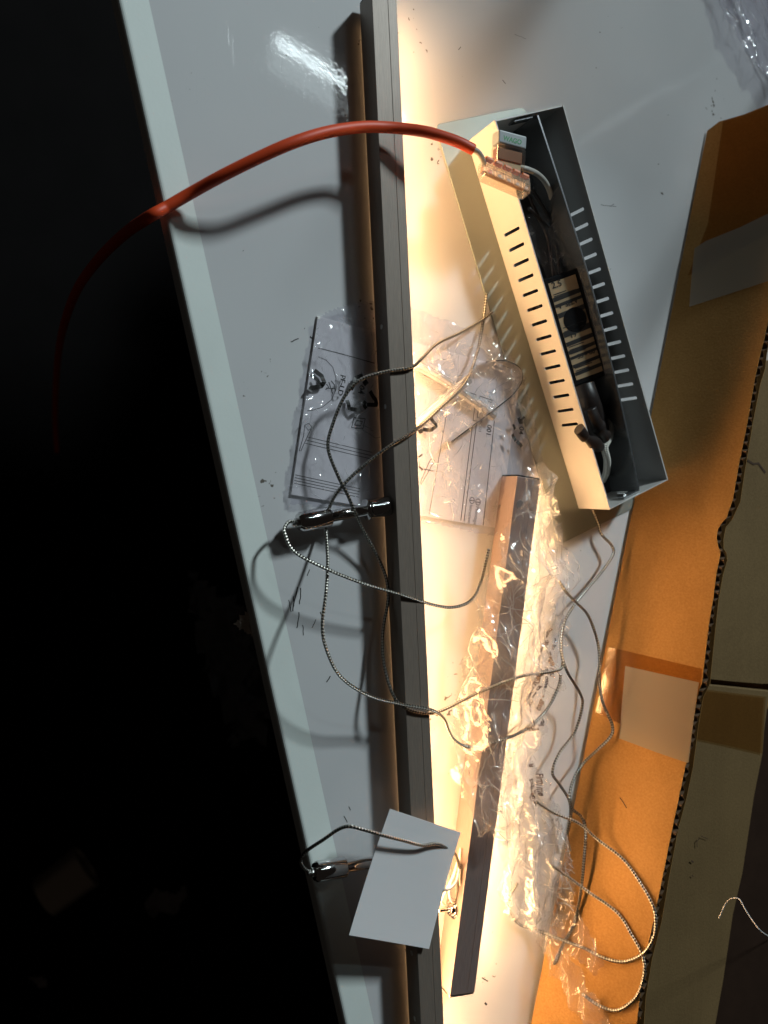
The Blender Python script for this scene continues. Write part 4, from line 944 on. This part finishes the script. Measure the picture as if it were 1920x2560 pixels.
for k in range(npt):
    s_ = k * .0008
    while j < len(L) - 2 and L[j + 1] < s_: j += 1
    q_ = tpts[j].lerp(tpts[j + 1], (s_ - L[j]) / max(1e-9, L[j + 1] - L[j]))
    dpt = .0008 + (TH - .0022) * (.5 + .5 * math.sin(s_ * 2 * math.pi / .0062 + .9 * math.sin(s_ * 60)))
    q_ = q_ - fn_ * dpt - inw * (.0016 + .0006 * math.sin(s_ * 300) + .0006 * math.sin(s_ * 71))
    cur = (bm.verts.new(q_), bm.verts.new(q_ + inw * .012), bm.verts.new(q_ - fn_ * .0004), bm.verts.new(q_ + inw * .012 - fn_ * .0004))
    if prev:
        bm.faces.new((prev[0], cur[0], cur[1], prev[1])); bm.faces.new((prev[2], prev[3], cur[3], cur[2])); bm.faces.new((prev[0], prev[2], cur[2], cur[0]))
    prev = cur
obj('fluting', bm, FLUTE, carton)
# lower panels behind the raised flap
Z2 = .048
def panel(name, px, z, th, mat, label=None):
    pts = [P(u, v, z) for u, v in px]
    return obj(name, prism([xy(p_) for p_ in pts], z - th, z, bev=.0008, seg=1), mat, carton, label=label)
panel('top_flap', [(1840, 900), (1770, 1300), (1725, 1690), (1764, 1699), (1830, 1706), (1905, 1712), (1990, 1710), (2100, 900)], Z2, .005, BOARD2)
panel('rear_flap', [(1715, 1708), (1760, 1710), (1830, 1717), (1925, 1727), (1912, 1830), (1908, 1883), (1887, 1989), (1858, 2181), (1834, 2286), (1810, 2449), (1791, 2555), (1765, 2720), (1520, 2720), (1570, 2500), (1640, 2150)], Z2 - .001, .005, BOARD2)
body = [P(u, v, Z2) for u, v in ((1830, 900), (1725, 1690), (1640, 2150), (1520, 2720), (1755, 2720), (1800, 2449), (1898, 1883), (1990, 1650), (2090, 900))]
obj('box_body', prism([xy(p_) for p_ in body], .0, Z2 - .0075), BOARD, carton)
# packing tape
def tape(px, mat, name='tape', lift=.0004):
    pts = [PP(u, v, FPL) + fn_ * lift for u, v in px]
    bm = bm_new(); bm.faces.new([bm.verts.new(p_) for p_ in pts]); bmesh.ops.triangulate(bm, faces=bm.faces)
    bmesh.ops.solidify(bm, geom=bm.faces[:], thickness=.00006)
    return obj(name, bm, mat, carton)
tape([(1808, 302), (1860, 288), (1920, 264), (2000, 236), (1960, 560), (1920, 585), (1720, 690), (1770, 560)], TAPEB)
tape([(1737, 622), (1765, 604), (1850, 570), (1920, 536), (1990, 500), (1965, 690), (1920, 704), (1820, 737), (1724, 768), (1730, 690)], TAPEC, 'clear_tape', .0008)
tape([(1522, 1618), (1560, 1626), (1756, 1672), (1750, 1718), (1720, 1880), (1540, 1805), (1490, 1780)], TAPEB)
tape([(1564, 1665), (1640, 1682), (1748, 1706), (1740, 1760), (1722, 1908), (1640, 1880), (1549, 1846), (1556, 1760)], TAPEC, 'clear_tape', .0008)
pts = [P(u, v, Z2 + .0004) for u, v in ((1752, 1722), (1830, 1732), (1915, 1742), (1906, 1884), (1820, 1864), (1735, 1846))]
obj('tape', prism([xy(p_) for p_ in pts], Z2 + .0002, Z2 + .0003), TAPEB, carton)
# dents and nicks
bm = bm_new()
def fl(px, wd): stroke([PP(u, v, FPL) + fn_ * .0003 for u, v in px], wd, bm)
fl([(1550, 1994), (1558, 2005), (1567, 2020)], .0007)
for (px, wd) in (([(1868, 1150), (1884, 1160), (1896, 1158), (1914, 1182)], .0016), ([(1743, 2118), (1742, 2104), (1748, 2096)], .0007), ([(1728, 2152), (1734, 2156)], .0012), ([(1730, 2188), (1733, 2192)], .0008), ([(1752, 2090), (1770, 2098)], .0005)):
    stroke([P(u, v, Z2 + .0003) for u, v in px], wd, bm)
tag(obj('nick', bm, simple('torn dark fibre', (0.06, 0.03, 0.015), .9), carton), kind='stuff')

# thread
cable('white_thread', [(1797, 2296, Z2 + .001), (1806, 2275, Z2 + .002), (1816, 2256, Z2 + .003), (1830, 2246, Z2 + .003), (1848, 2248, Z2 + .001), (1862, 2272, .010), (1880, 2300, -.005), (1905, 2330, -.018), (1930, 2345, -.027)], .00035, THREADM, 'stray white thread hanging off the carton edge', 'thread', sides=6)

# ------------------------------------------------------------------ things on the dark floor
FLZ = -.80
PALE2 = simple('pale shiny scrap', (0.62, 0.55, 0.47), .3, bump=.2, bscale=300)
PALE = simple('pale scrap', (0.22, 0.19, 0.18), .5, bump=.3, bscale=60, var=.3, vscale=20)
a, b = P(110, 2245, FLZ + .035), P(215, 2165, FLZ + .035)
d_ = (b - a); lenc = d_.length; d_.normalize()
bm = lathe(a, d_, [(0, .030), (.002, .031), (lenc, .034), (lenc + .001, .033), (lenc - .003, .031), (.004, .028)], 32)
tag(obj('metal_can', bm, FOIL), 'small dull metal can lying on the dark floor', 'can')
cr6 = make_crumple(40, (.09, .05, .03), .16)
bm = film_sheet([(352, 2245), (380, 2205), (430, 2212), (455, 2195), (460, 2215), (420, 2265), (375, 2280)], FLZ + .02, lambda x, y: FLZ + .02 + cr6(x, y), .004, 2, .002)
tag(obj('paper_scrap', bm, PALE), 'crumpled pale paper scrap on the dark floor', 'scrap')
bm = film_sheet([(75, 2440), (95, 2425), (118, 2432), (112, 2460), (85, 2470)], FLZ + .02, lambda x, y: FLZ + .01 + cr6(x, y) * .6, .006, 3, .004)
tag(obj('foil_scrap', bm, PALE), 'tiny foil scrap near the lower corner of the floor', 'scrap')
cr7 = make_crumple(50, (.12, .06, .03), .22)
bm = film_sheet([(470, 1420), (560, 1500), (640, 1560), (670, 1720), (650, 1840), (560, 1840), (540, 1720), (470, 1560)], -.45, lambda x, y: -.48 + cr7(x, y), .010, 4, .006)
bm2 = film_sheet([(584, 1560), (600, 1530), (640, 1520), (650, 1590), (628, 1588), (606, 1574)], -.016, lambda x, y: -.020 + cr4(x, y) * 1.2, .0016, 44, .001)
tag(obj('tucked_scrap', bm2, PALE2), 'small pale plastic scrap tucked under the bench edge', 'scrap')
tag(obj('hanging_bag', bm, FILM2), 'dark crumpled plastic sack below the bench edge', 'plastic bag')
